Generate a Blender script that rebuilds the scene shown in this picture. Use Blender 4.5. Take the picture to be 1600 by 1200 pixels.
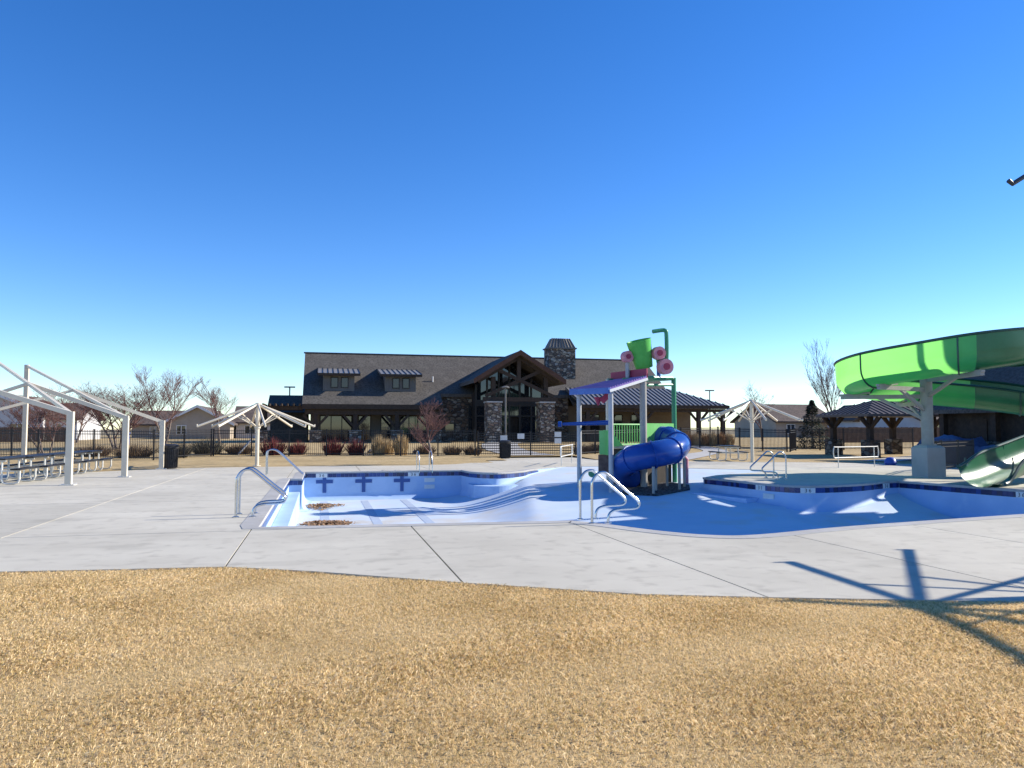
import bpy, bmesh, math, random
import numpy as np
from mathutils import Vector, Matrix
from math import radians, sin, cos, pi, sqrt, atan2
random.seed(7); rng = np.random.default_rng(7)
sc = bpy.context.scene
for o in list(bpy.data.objects): bpy.data.objects.remove(o, do_unlink=True)
# ---------------- camera
cam_d = bpy.data.cameras.new('camera'); cam = bpy.data.objects.new('camera', cam_d)
sc.collection.objects.link(cam); sc.camera = cam
cam_d.sensor_width = 36; cam_d.sensor_fit = 'HORIZONTAL'; cam_d.lens = 27.0; cam_d.clip_start = .05; cam_d.clip_end = 5000
cam.location = (0, 0, 1.62); cam.rotation_euler = (radians(90 + 3.34), 0, radians(-13.9))
# ---------------- sky and sun
EL = radians(28); SUN = Vector((.999*cos(EL), .01*cos(EL), sin(EL))).normalized()
w = bpy.data.worlds.new('World'); sc.world = w; w.use_nodes = True
nt = w.node_tree; bg = nt.nodes['Background']
sky = nt.nodes.new('ShaderNodeTexSky'); sky.sky_type = 'NISHITA'; sky.sun_disc = False
sky.sun_elevation = EL; sky.sun_rotation = atan2(SUN.x, SUN.y)
sky.altitude = 1600; sky.air_density = 1.0; sky.dust_density = .1; sky.ozone_density = 3.0
hs = nt.nodes.new('ShaderNodeHueSaturation'); hs.inputs['Saturation'].default_value = 1.3; hs.inputs['Hue'].default_value = .511; nt.links.new(sky.outputs[0], hs.inputs['Color'])
nt.links.new(hs.outputs[0], bg.inputs[0]); bg.inputs[1].default_value = .134
sd = bpy.data.lights.new('sun', 'SUN'); sd.energy = 5.0; sd.angle = radians(.53); sd.color = (1, .925, .80)
so = bpy.data.objects.new('sun', sd); sc.collection.objects.link(so)
so.rotation_euler = (-SUN).to_track_quat('-Z', 'Y').to_euler(); so.location = (40, -5, 30)
sc.view_settings.view_transform = 'Standard'; sc.view_settings.look = 'None'
sc.view_settings.gamma = 1; sc.view_settings.exposure = .72
try: sc.view_settings.use_curve_mapping = False
except Exception: pass
sc.render.resolution_x = 1024; sc.render.resolution_y = 768

# ---------------- materials
def nodes(m):
    m.use_nodes = True; t = m.node_tree; return t, t.nodes, t.links, t.nodes['Principled BSDF']
def plain(name, col, rough=.6, metal=0., spec=.5):
    m = bpy.data.materials.new(name); t, n, l, b = nodes(m)
    b.inputs['Base Color'].default_value = (*col, 1); b.inputs['Roughness'].default_value = rough
    b.inputs['Metallic'].default_value = metal; b.inputs['Specular IOR Level'].default_value = spec
    return m
def noisy(name, cols, scale=4., rough=.8, bump=.2, bscale=None, detail=6., metal=0., stretch=None, spec=.3, bdist=.02):
    """cols: list of (pos, rgb) for a ramp over noise in object space"""
    m = bpy.data.materials.new(name); t, n, l, b = nodes(m)
    tc = n.new('ShaderNodeTexCoord'); src = tc.outputs['Object']
    if stretch:
        mp = n.new('ShaderNodeMapping'); mp.inputs['Scale'].default_value = stretch; l.new(src, mp.inputs[0]); src = mp.outputs[0]
    nz = n.new('ShaderNodeTexNoise'); nz.inputs['Scale'].default_value = scale; nz.inputs['Detail'].default_value = detail
    nz.inputs['Roughness'].default_value = .65; l.new(src, nz.inputs['Vector'])
    rp = n.new('ShaderNodeValToRGB'); e = rp.color_ramp.elements
    e[0].position = cols[0][0]; e[0].color = (*cols[0][1], 1); e[1].position = cols[-1][0]; e[1].color = (*cols[-1][1], 1)
    for p, c in cols[1:-1]:
        q = e.new(p); q.color = (*c, 1)
    l.new(nz.outputs[0], rp.inputs[0]); l.new(rp.outputs[0], b.inputs['Base Color'])
    b.inputs['Roughness'].default_value = rough; b.inputs['Metallic'].default_value = metal; b.inputs['Specular IOR Level'].default_value = spec
    if bump:
        n2 = n.new('ShaderNodeTexNoise'); n2.inputs['Scale'].default_value = bscale or scale*6; n2.inputs['Detail'].default_value = 4; l.new(src, n2.inputs['Vector'])
        bp = n.new('ShaderNodeBump'); bp.inputs['Strength'].default_value = bump; bp.inputs['Distance'].default_value = bdist
        l.new(n2.outputs[0], bp.inputs['Height']); l.new(bp.outputs[0], b.inputs['Normal'])
    return m
def mix2(name, c1, c2, c3, s1, s2, rough, bump, bscale, lo=.45, hi=.62):
    """large blotches (s1) between c1,c2 plus fine speckle (s2) towards c3"""
    m = noisy(name, [(.35, c1), (.65, c2)], s1, rough, bump, bscale)
    t, n, l, b = nodes(m); tc = n['Texture Coordinate']
    nz = n.new('ShaderNodeTexNoise'); nz.inputs['Scale'].default_value = s2; nz.inputs['Detail'].default_value = 5; l.new(tc.outputs['Object'], nz.inputs['Vector'])
    mr = n.new('ShaderNodeMapRange'); mr.inputs[1].default_value = lo; mr.inputs[2].default_value = hi; l.new(nz.outputs[0], mr.inputs[0])
    mx = n.new('ShaderNodeMixRGB'); mx.inputs[2].default_value = (*c3, 1); l.new(mr.outputs[0], mx.inputs[0])
    l.new(n['Color Ramp'].outputs[0], mx.inputs[1]); l.new(mx.outputs[0], b.inputs['Base Color'])
    return m
def stone(name, scale, cols, mortar=(.10, .095, .085), bump=1.):
    m = bpy.data.materials.new(name); t, n, l, b = nodes(m)
    tc = n.new('ShaderNodeTexCoord'); mp = n.new('ShaderNodeMapping'); mp.inputs['Scale'].default_value = (1, 1, 1.7); l.new(tc.outputs['Object'], mp.inputs[0])
    v = n.new('ShaderNodeTexVoronoi'); v.inputs['Scale'].default_value = scale; l.new(mp.outputs[0], v.inputs['Vector'])
    ve = n.new('ShaderNodeTexVoronoi'); ve.feature = 'DISTANCE_TO_EDGE'; ve.inputs['Scale'].default_value = scale; l.new(mp.outputs[0], ve.inputs['Vector'])
    sp = n.new('ShaderNodeSeparateColor'); l.new(v.outputs['Color'], sp.inputs[0])
    rp = n.new('ShaderNodeValToRGB'); rp.color_ramp.interpolation = 'CONSTANT'; e = rp.color_ramp.elements
    e[0].color = (*cols[0], 1); e[1].position = 1/len(cols); e[1].color = (*cols[1], 1)
    for i in range(2, len(cols)):
        q = e.new(i/len(cols)); q.color = (*cols[i], 1)
    l.new(sp.outputs[0], rp.inputs[0])
    mr = n.new('ShaderNodeMapRange'); mr.inputs[2].default_value = .09; l.new(ve.outputs['Distance'], mr.inputs[0])
    mx = n.new('ShaderNodeMixRGB'); mx.inputs[1].default_value = (*mortar, 1); l.new(mr.outputs[0], mx.inputs[0]); l.new(rp.outputs[0], mx.inputs[2])
    l.new(mx.outputs[0], b.inputs['Base Color']); b.inputs['Roughness'].default_value = .9; b.inputs['Specular IOR Level'].default_value = .2
    nz = n.new('ShaderNodeTexNoise'); nz.inputs['Scale'].default_value = scale*5; l.new(tc.outputs['Object'], nz.inputs['Vector'])
    ad = n.new('ShaderNodeMath'); ad.operation = 'MULTIPLY_ADD'; ad.inputs[1].default_value = .35; l.new(nz.outputs[0], ad.inputs[0]); l.new(mr.outputs[0], ad.inputs[2])
    a2 = n.new('ShaderNodeMath'); a2.operation = 'MULTIPLY_ADD'; a2.inputs[1].default_value = .8; l.new(sp.outputs[1], a2.inputs[0]); l.new(ad.outputs[0], a2.inputs[2])
    bp = n.new('ShaderNodeBump'); bp.inputs['Strength'].default_value = bump; bp.inputs['Distance'].default_value = .08; l.new(a2.outputs[0], bp.inputs['Height']); l.new(bp.outputs[0], b.inputs['Normal'])
    return m
M = {}
M['concrete'] = mix2('concrete', (.475, .442, .362), (.58, .545, .45), (.39, .36, .295), .35, 3.5, .85, .15, 60, .54, .80)
t_, n_, l_, b_ = nodes(M['concrete']); oi = n_.new('ShaderNodeObjectInfo'); mr0 = n_.new('ShaderNodeMapRange'); mr0.inputs[3].default_value = .9; mr0.inputs[4].default_value = 1.04; l_.new(oi.outputs['Random'], mr0.inputs[0])
st = n_.new('ShaderNodeTexNoise'); st.inputs['Scale'].default_value = 1.; st.inputs['Detail'].default_value = 8; mp0 = n_.new('ShaderNodeMapping'); mp0.inputs['Scale'].default_value = (.5, 1.6, 1); l_.new(n_['Texture Coordinate'].outputs['Object'], mp0.inputs[0]); l_.new(mp0.outputs[0], st.inputs['Vector'])
mr1 = n_.new('ShaderNodeMapRange'); mr1.inputs[1].default_value = .56; mr1.inputs[2].default_value = .75; mr1.inputs[3].default_value = 1.0; mr1.inputs[4].default_value = .80; l_.new(st.outputs[0], mr1.inputs[0])
m1 = n_.new('ShaderNodeMath'); m1.operation = 'MULTIPLY'; l_.new(mr0.outputs[0], m1.inputs[0]); l_.new(mr1.outputs[0], m1.inputs[1])
vm = n_.new('ShaderNodeVectorMath'); vm.operation = 'SCALE'; src = b_.inputs['Base Color'].links[0].from_socket; l_.new(src, vm.inputs[0]); l_.new(m1.outputs[0], vm.inputs['Scale']); l_.new(vm.outputs[0], b_.inputs['Base Color'])
M['coping'] = mix2('coping concrete', (.36, .35, .33), (.44, .43, .41), (.30, .29, .27), .6, 5, .85, .15, 60, .56, .8)
M['sub'] = plain('joint filler', (.10, .095, .09), .95)
M['plaster'] = mix2('blue pool plaster', (.48, .58, .70), (.58, .66, .75), (.58, .57, .53), .5, .9, .7, .08, 20, .5, .74)
t_, n_, l_, b_ = nodes(M['plaster']); vd = n_.new('ShaderNodeVectorMath'); vd.operation = 'DISTANCE'; vd.inputs[1].default_value = (1.6, 21.5, -1.05); l_.new(n_['Texture Coordinate'].outputs['Object'], vd.inputs[0])
nd = n_.new('ShaderNodeTexNoise'); nd.inputs['Scale'].default_value = 1.3; nd.inputs['Detail'].default_value = 7; l_.new(n_['Texture Coordinate'].outputs['Object'], nd.inputs['Vector'])
mr2 = n_.new('ShaderNodeMapRange'); mr2.inputs[1].default_value = 5.5; mr2.inputs[2].default_value = .5; l_.new(vd.outputs['Value'], mr2.inputs[0]); mr3 = n_.new('ShaderNodeMapRange'); mr3.inputs[1].default_value = .38; mr3.inputs[2].default_value = .62; l_.new(nd.outputs[0], mr3.inputs[0])
mm = n_.new('ShaderNodeMath'); mm.operation = 'MULTIPLY'; l_.new(mr2.outputs[0], mm.inputs[0]); l_.new(mr3.outputs[0], mm.inputs[1]); mxd = n_.new('ShaderNodeMixRGB'); mxd.inputs[2].default_value = (.53, .50, .44, 1)
l_.new(mm.outputs[0], mxd.inputs[0]); l_.new(b_.inputs['Base Color'].links[0].from_socket, mxd.inputs[1]); l_.new(mxd.outputs[0], b_.inputs['Base Color'])
M['wallplaster'] = mix2('blue wall plaster', (.33, .47, .69), (.41, .55, .76), (.45, .58, .74), .8, 2.5, .65, .08, 20, .55, .8)
M['tile1'] = plain('navy tile', (.015, .03, .12), .18); M['tile2'] = plain('blue tile', (.025, .06, .22), .18); M['tile3'] = plain('dark tile', (.012, .02, .07), .2)
M['white'] = noisy('white plaque', [(.3, (.62, .62, .6)), (.7, (.75, .75, .73))], 6, .4, 0)
M['black'] = plain('black print', (.01, .01, .012), .5)
M['laneblue'] = noisy('faded lane blue', [(.35, (.36, .42, .52)), (.65, (.44, .51, .60))], 5, .7, 0)
M['cross'] = noisy('cross blue', [(.3, (.03, .07, .22)), (.7, (.05, .11, .32))], 30, .35, 0)
M['thatch'] = mix2('dry lawn', (.54, .38, .17), (.66, .48, .24), (.40, .27, .12), 1.2, 25, .95, .9, 140, .45, .75)
M['lawn'] = mix2('dry lawn far', (.38, .275, .13), (.52, .39, .20), (.27, .20, .095), .5, 4, .95, .8, 30, .45, .75)
M['earth'] = mix2('dry field', (.26, .20, .11), (.36, .29, .17), (.17, .14, .09), .06, .5, .95, .4, 6)
M['path'] = noisy('path concrete', [(.35, (.38, .365, .34)), (.65, (.46, .445, .42))], 1, .9, .1)
M['cream'] = noisy('cream powder coat', [(.3, (.62, .55, .43)), (.7, (.70, .63, .50))], 3, .42, .03, spec=.5)
M['steel'] = noisy('stainless steel', [(.3, (.52, .52, .52)), (.7, (.66, .66, .66))], 12, .22, .02, metal=1.)
M['galv'] = noisy('galvanised steel', [(.3, (.55, .54, .5)), (.7, (.7, .69, .65))], 14, .45, .03, metal=.35)
M['blackplas'] = noisy('black coated metal', [(.3, (.012, .012, .014)), (.7, (.03, .03, .034))], 8, .45, .05)
M['fence'] = plain('black iron', (.012, .012, .014), .5)
M['shingle'] = mix2('shingle', (.088, .079, .069), (.125, .113, .099), (.055, .05, .045), 1.0, 7, .95, .6, 14, .45, .66)
M['timber'] = noisy('dark timber', [(.3, (.035, .024, .018)), (.7, (.065, .045, .032))], 5, .75, .2, stretch=(1, 1, 1))
M['barge'] = noisy('red brown timber', [(.3, (.075, .035, .022)), (.7, (.12, .06, .038))], 5, .7, .2)
M['siding'] = noisy('grey siding', [(.3, (.13, .128, .122)), (.7, (.17, .166, .158))], 2, .8, .05)
M['tansiding'] = noisy('tan stucco', [(.3, (.16, .13, .10)), (.7, (.2, .165, .128))], 2, .9, .1)
M['metalroof'] = noisy('grey metal roofing', [(.3, (.29, .275, .25)), (.7, (.36, .345, .315))], .8, .38, .02, metal=.4)
M['seam'] = plain('roof seam', (.06, .058, .058), .5, .3)
M['brownroof'] = noisy('brown metal roofing', [(.3, (.10, .082, .07)), (.7, (.14, .115, .10))], 1, .5, .05)
M['glass'] = plain('window glass', (.012, .016, .022), .04, 0, 1.0); M['glass'].node_tree.nodes['Principled BSDF'].inputs['IOR'].default_value = 1.5
M['frame'] = plain('dark window frame', (.02, .018, .016), .5)
M['redwin'] = plain('brown blind glass', (.03, .016, .012), .12, 0, .8)
SC = [(.30, .25, .19), (.18, .14, .11), (.42, .37, .30), (.11, .09, .075), (.26, .18, .13), (.36, .33, .29), (.15, .13, .12)]
M['stone'] = stone('field stone', 3.2, SC); M['stonew'] = stone('stone wall', 2.6, [(c[0]*.6, c[1]*.6, c[2]*.6) for c in SC])
M['flume'] = None
def translucent(name, base, trans, fac, rough=.25):
    m = bpy.data.materials.new(name); t, n, l, b = nodes(m); out = n['Material Output']
    nz = n.new('ShaderNodeTexNoise'); nz.inputs['Scale'].default_value = 1.2; tc = n.new('ShaderNodeTexCoord'); l.new(tc.outputs['Object'], nz.inputs['Vector'])
    rp = n.new('ShaderNodeValToRGB'); e = rp.color_ramp.elements; e[0].position = .35; e[1].position = .65
    e[0].color = (*[c*.85 for c in base], 1); e[1].color = (*[c*1.15 for c in base], 1); l.new(nz.outputs[0], rp.inputs[0]); l.new(rp.outputs[0], b.inputs['Base Color'])
    b.inputs['Roughness'].default_value = rough
    tr = n.new('ShaderNodeBsdfTranslucent'); tr.inputs[0].default_value = (*trans, 1)
    mx = n.new('ShaderNodeMixShader'); mx.inputs[0].default_value = fac
    l.new(b.outputs[0], mx.inputs[1]); l.new(tr.outputs[0], mx.inputs[2]); l.new(mx.outputs[0], out.inputs[0]); return m
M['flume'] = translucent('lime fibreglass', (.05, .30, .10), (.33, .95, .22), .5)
M['flumedark_shade'] = noisy('dark and shaded green fibreglass', [(.3, (.016, .12, .05)), (.7, (.028, .17, .075))], 1.2, .28, .02, spec=.5)  # own dark green of exit and tower panels, painted shade on right-hand flume
M['rim'] = plain('dark green rim', (.008, .06, .045), .4)
M['bluetube'] = noisy('blue moulded plastic', [(.3, (.012, .05, .24)), (.7, (.02, .08, .34))], 1.5, .22, .02)
M['lime'] = noisy('lime plastic', [(.3, (.16, .5, .14)), (.7, (.24, .6, .2))], 2, .4, .02)
M['bucket'] = noisy('green bucket plastic', [(.3, (.07, .38, .06)), (.7, (.12, .5, .1))], 2, .4, .02)
M['teal'] = plain('green paint', (.03, .24, .12), .4); M['pink'] = noisy('faded pink', [(.3, (.55, .2, .24)), (.7, (.7, .32, .36))], 4, .5, 0)
M['crimson'] = noisy('crimson panel', [(.3, (.28, .03, .07)), (.7, (.36, .05, .10))], 2, .5, 0)
M['bluepanel'] = noisy('blue panel', [(.3, (.04, .10, .35)), (.7, (.07, .16, .45))], 2, .4, 0)
M['purple'] = noisy('purple blue roof panel', [(.3, (.14, .11, .38)), (.7, (.26, .15, .40))], 2.5, .45, 0)
M['palegrey'] = noisy('pale grey paint', [(.3, (.38, .38, .39)), (.7, (.47, .47, .47))], 3, .45, .02)
M['taupe'] = noisy('taupe paint', [(.3, (.30, .28, .25)), (.7, (.38, .355, .32))], 3, .5, .02)
M['mat'] = noisy('dark rubber grid', [(.45, (.02, .02, .022)), (.55, (.12, .12, .125))], 14, .9, .4, detail=1)
M['darkpanel'] = noisy('dark weathered panel', [(.3, (.02, .016, .013)), (.7, (.06, .045, .035))], 4, .7, .1)
M['rust'] = noisy('rusty brown panel', [(.3, (.10, .055, .04)), (.7, (.25, .17, .13))], 5, .7, .1)
M['bark'] = noisy('grey bark', [(.3, (.13, .10, .085)), (.7, (.24, .2, .175))], 8, .9, .3)
M['twig'] = noisy('reddish twigs', [(.3, (.13, .065, .058)), (.7, (.21, .115, .10))], 3, .9, 0)
M['redshrub'] = noisy('red twig shrub', [(.3, (.10, .018, .018)), (.7, (.18, .04, .036))], 6, .8, 0)
M['brownshrub'] = noisy('brown dry shrub', [(.3, (.09, .06, .04)), (.7, (.20, .14, .09))], 5, .9, 0)
M['straw'] = noisy('tall straw grass', [(.3, (.42, .30, .15)), (.7, (.58, .45, .26))], 3, .9, 0)
M['strawlow'] = noisy('rust straw', [(.3, (.30, .16, .07)), (.7, (.45, .28, .13))], 3, .9, 0)
M['juniper'] = noisy('grey green shrub', [(.3, (.05, .05, .035)), (.7, (.12, .11, .085))], 5, .9, 0)
M['needle'] = noisy('spruce needles', [(.3, (.018, .032, .02)), (.7, (.05, .07, .045))], 4, .8, 0)
M['leaf'] = noisy('fallen leaves', [(.3, (.22, .12, .06)), (.7, (.42, .27, .16))], 40, .9, 0, detail=1)
M['housegrey'] = noisy('pale house siding', [(.3, (.46, .46, .47)), (.7, (.54, .54, .54))], 1, .8, .03)
M['housetan'] = noisy('tan house wall', [(.3, (.33, .28, .22)), (.7, (.4, .345, .28))], 1, .85, .03)
M['houseroof'] = mix2('house shingles', (.10, .075, .062), (.15, .115, .095), (.07, .055, .05), .8, 5, .95, .4, 8)
M['trim'] = plain('white trim', (.68, .68, .66), .6)
M['wood'] = noisy('weathered boards', [(.3, (.10, .065, .045)), (.7, (.18, .12, .085))], 3, .9, .1)
M['tarp'] = noisy('blue tarpaulin', [(.3, (.03, .05, .11)), (.7, (.07, .10, .19))], 3, .5, .3, bscale=5, bdist=.1)
M['bluebin'] = plain('blue plastic', (.03, .08, .38), .4)
M['skirt'] = plain('dark pipe', (.05, .05, .055), .5)

# ---------------- builders
C = sc.collection; OFF = {}
class B:
    def __init__(s): s.v = []; s.f = []
    def add(s, vs, fs):
        k = len(s.v); s.v += [tuple(p) for p in vs]; s.f += [tuple(i+k for i in f) for f in fs]; return s
    def box(s, x0, x1, y0, y1, z0, z1):
        return s.add([(x0,y0,z0),(x1,y0,z0),(x1,y1,z0),(x0,y1,z0),(x0,y0,z1),(x1,y0,z1),(x1,y1,z1),(x0,y1,z1)],
            [(3,2,1,0),(4,5,6,7),(0,1,5,4),(1,2,6,5),(2,3,7,6),(3,0,4,7)])
    def bar(s, a, b, w, h, up=(0,0,1)):
        a = Vector(a); b = Vector(b); d = (b-a).normalized(); up = Vector(up)
        if abs(d.dot(up)) > .98: up = Vector((0,1,0))
        x = d.cross(up).normalized()*w/2; z = x.cross(d).normalized()*h/2
        return s.add([a-x-z,a+x-z,a+x+z,a-x+z,b-x-z,b+x-z,b+x+z,b-x+z],[(0,1,2,3),(7,6,5,4),(4,5,1,0),(5,6,2,1),(6,7,3,2),(7,4,0,3)])
    def tube(s, pts, r, n=8, cap=True):
        P = [Vector(p) for p in pts]; R = r if isinstance(r, (list, tuple)) else [r]*len(P)
        rings = []; u = None
        for i, p in enumerate(P):
            t = (P[min(i+1,len(P)-1)]-P[max(i-1,0)])
            t = t.normalized() if t.length > 1e-9 else Vector((0,0,1))
            if u is None: u = t.orthogonal().normalized()
            else:
                u = u - t*u.dot(t); u = u.normalized() if u.length > 1e-6 else t.orthogonal().normalized()
            w_ = t.cross(u); rings.append([p+(u*cos(2*pi*k/n)+w_*sin(2*pi*k/n))*R[i] for k in range(n)])
        vs = [q for rg in rings for q in rg]; fs = []
        for i in range(len(P)-1):
            for k in range(n): fs.append((i*n+k, i*n+(k+1)%n, (i+1)*n+(k+1)%n, (i+1)*n+k))
        if cap: fs.append(tuple(range(n-1,-1,-1))); fs.append(tuple(range((len(P)-1)*n, len(P)*n)))
        return s.add(vs, fs)
    def lathe(s, prof, c=(0,0,0), n=24, cap=True):
        vs = [(c[0]+r*cos(2*pi*k/n), c[1]+r*sin(2*pi*k/n), c[2]+z) for r, z in prof for k in range(n)]; fs = []
        for i in range(len(prof)-1):
            for k in range(n): fs.append((i*n+k, i*n+(k+1)%n, (i+1)*n+(k+1)%n, (i+1)*n+k))
        if cap: fs.append(tuple(range(n-1,-1,-1))); fs.append(tuple(range((len(prof)-1)*n, len(prof)*n)))
        return s.add(vs, fs)
    def prism(s, poly, d):
        """poly: 3D loop, extruded by vector d"""
        d = Vector(d); n = len(poly); vs = [Vector(p) for p in poly]+[Vector(p)+d for p in poly]
        return s.add(vs, [tuple(range(n-1,-1,-1)), tuple(range(n,2*n))]+[(i,(i+1)%n,n+(i+1)%n,n+i) for i in range(n)])
    def quad(s, a, b, c, d): return s.add([a,b,c,d], [(0,1,2,3)])
def mesh(name, b, mat=None, parent=None, smooth=False, world=True):
    off = OFF.get(parent.name, Vector()) if (parent and world) else Vector()
    me = bpy.data.meshes.new(name); me.from_pydata([(v[0]-off.x, v[1]-off.y, v[2]-off.z) for v in b.v], [], b.f)
    bm = bmesh.new(); bm.from_mesh(me); bmesh.ops.recalc_face_normals(bm, faces=bm.faces) if len(b.f) < 60000 else None; bm.to_mesh(me); bm.free()
    o = bpy.data.objects.new(name, me); C.objects.link(o)
    for mm in (mat if isinstance(mat, list) else [mat]):
        if mm: me.materials.append(M[mm])
    if smooth:
        for p in me.polygons: p.use_smooth = True
        me.set_sharp_from_angle(angle=radians(40)) if hasattr(me, 'set_sharp_from_angle') else None
    if parent: o.parent = parent; OFF[o.name] = off.copy()
    return o
def tag(o, label, cat, group=None):
    o['label'] = label; o['category'] = cat
    if group: o['group'] = group
    return o
def thing(name, label, cat, loc=(0,0,0), group=None, rz=0):
    o = bpy.data.objects.new(name, None); C.objects.link(o); o.location = loc; o.rotation_euler = (0,0,rz); o.empty_display_size = .2
    OFF[o.name] = Vector(loc) if rz == 0 else Vector(); return tag(o, label, cat, group)
def struct(o): o['kind'] = 'structure'; return o
def stuff(o): o['kind'] = 'stuff'; return o
def dup(root, loc, rz=0, label=None, scale=None):
    r = root.copy(); C.objects.link(r); r.location = loc; r.rotation_euler = (0,0,rz)
    if scale: r.scale = scale
    if label: r['label'] = label
    for ch in list(root.children):
        c = ch.copy(); C.objects.link(c); c.parent = r
        for g in ch.children:
            d = g.copy(); C.objects.link(d); d.parent = c
    return r
def smoothstep(a, b, x):
    t = min(1, max(0, (x-a)/(b-a))); return t*t*(3-2*t)
def spline(pts, n=8):
    """Catmull-Rom through pts"""
    P = [Vector(p) for p in pts]; P = [P[0]*2-P[1]]+P+[P[-1]*2-P[-2]]; out = []
    for i in range(1, len(P)-2):
        for k in range(n):
            t = k/n; a, b, c, d = P[i-1], P[i], P[i+1], P[i+2]
            out.append(.5*((2*b)+(c-a)*t+(2*a-5*b+4*c-d)*t*t+(3*b-a-3*c+d)*t**3))
    out.append(P[-2]); return out
PH = radians(13.9)
def cs(xc, yc): return (xc*cos(PH)+yc*sin(PH), -xc*sin(PH)+yc*cos(PH))
def gz(x, y):
    """ground height behind the deck: the lawn climbs gently to the clubhouse"""
    return .12*smoothstep(34, 44, y)+.43*smoothstep(44, 58, y)

# ---------------- ground, deck and pool
POOL = [(-1.0,13.4),(4.3,13.0),(4.75,12.3),(5.2,11.4),(5.75,10.75),(6.5,10.6),(8.6,11.15),(12.8,11.9),(18.3,12.6),(18.1,16.7),(17.75,18.6),(17.5,20.5),
        (16.9,20.35),(15.5,19.65),(14.3,19.35),(13.3,19.4),(12.85,20.1),(12.7,21.0),(12.6,22.4),(12.4,23.5),
        (13.4,24.5),(15.2,25.5),(17.6,26.5),(16.4,27.8),(14.6,29.2),(13.2,30.5),(11.8,31.5),(10.2,31.6),(9.2,30.8),(8.1,29.6),(7.6,28.8),(6.9,28.1),(6.2,27.75),(5.7,28.2),(5.45,28.9),(5.35,29.9),
        (-.6,29.9),(-.6,26.1),(-1.0,26.1)]
def dense(poly, step=.25, closed=True):
    out = []
    n = len(poly)
    for i in range(n if closed else n-1):
        a = Vector(poly[i]); b = Vector(poly[(i+1)%n]); k = max(1, int((b-a).length/step))
        out += [a+(b-a)*j/k for j in range(k)]
    return out
def curvy(poly, a, b):
    """smooth the run of outline points a..b with a spline"""
    seg = spline([(p[0],p[1],0) for p in poly[a:b+1]], 5); return poly[:a]+[(q.x,q.y) for q in seg]+poly[b+1:]
OUT = curvy(curvy(curvy(POOL, 27, 35), 11, 19), 1, 7)
def depth(x, y):
    d = ((10.2-x)*.57+(31.6-y)*.82)/14
    d = max(0, min(1.07, d)); L = 1.05*(1-smoothstep(4.2, 9.3, x))
    R = 1.0*smoothstep(9.5, 13.2, x)*(1-smoothstep(17.5, 22.5, y)); N = 1.0*(1-smoothstep(14, 21, y))
    return max(d, L, R, N)
def poly_mesh(name, outer, hole, z, mat):
    bm = bmesh.new(); es = []
    for lp in (outer, hole):
        if not lp: continue
        vs = [bm.verts.new((p[0], p[1], z)) for p in lp]; es += [bm.edges.new((vs[i], vs[(i+1)%len(vs)])) for i in range(len(vs))]
    bmesh.ops.triangle_fill(bm, edges=es, use_beauty=True, use_dissolve=False)
    for f in bm.faces:
        if f.normal.z < 0: f.normal_flip()
    return bm
BIG = 2500
bm = poly_mesh('ground', [(-BIG,-BIG),(BIG,-BIG),(BIG,BIG),(-BIG,BIG)], [(p[0],p[1]) for p in OUT], -.06, None)
me = bpy.data.meshes.new('ground'); bm.to_mesh(me); bm.free(); me.materials.append(M['earth'])
o = struct(bpy.data.objects.new('ground', me)); C.objects.link(o)
DECK = [(-45,26),(-25,28.3),(-11.1,31.2),(-8.3,32.1),(-6.3,33.5),(-5.2,34.3),(-1.4,34.6),(4.1,34.3),(6,35),(7.5,36.9),(8.6,39.5),(9.0,42.4),(14.6,42.4),(14.9,40),(15.6,37),(17.9,35.1),(22.7,33.1),(25.8,30.6),(27.5,29.5),(31,30),(60,30),
        (60,1.5),(20,3.2),(12,4.7),(6.43,5.95),(4.2,6.7),(3.06,7.13),(1.46,8.11),(0,9.11),(-1.09,9.71),(-2.15,9.81),(-3.53,9.98),(-8,10.2),(-45,10.6)]
# the deck: a dark bed, concrete slabs with open joints laid on it
bm = poly_mesh('bed', DECK, OUT, -.035, None); me = bpy.data.meshes.new('pool_deck'); bm.to_mesh(me); bm.free(); me.materials.append(M['sub'])
deck = struct(bpy.data.objects.new('pool_deck', me)); C.objects.link(deck)
bm = poly_mesh('slabs', DECK, OUT, 0, None)
XS = [-33,-27,-21.6,-16.2,-10.4,-4.6,-1.08,1.47,4.2,7.0,9.7,12.4,15.1,20.4,23.2,26,32,40,50]; YS = [13.02,18.6,24.3,31.9,37.2,5.0]
JW = .011
for x in XS:
    for d_ in (-JW, JW): bmesh.ops.bisect_plane(bm, geom=bm.verts[:]+bm.edges[:]+bm.faces[:], plane_co=(x+d_,0,0), plane_no=(1,0,0))
for y in YS:
    for d_ in (-JW, JW): bmesh.ops.bisect_plane(bm, geom=bm.verts[:]+bm.edges[:]+bm.faces[:], plane_co=(0,y+d_,0), plane_no=(0,1,0))
gone = [f for f in bm.faces if any(abs(f.calc_center_median().x-x) < JW for x in XS) or any(abs(f.calc_center_median().y-y) < JW for y in YS)]
bmesh.ops.delete(bm, geom=gone, context='FACES')
bm.faces.index_update()
seen = set(); isl = []
bm.faces.ensure_lookup_table()
for f in bm.faces:
    if f.index in seen: continue
    st = [f]; seen.add(f.index); cur = []
    while st:
        g = st.pop(); cur.append(g)
        for e in g.edges:
            for h in e.link_faces:
                if h.index not in seen: seen.add(h.index); st.append(h)
    isl.append(cur)
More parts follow.
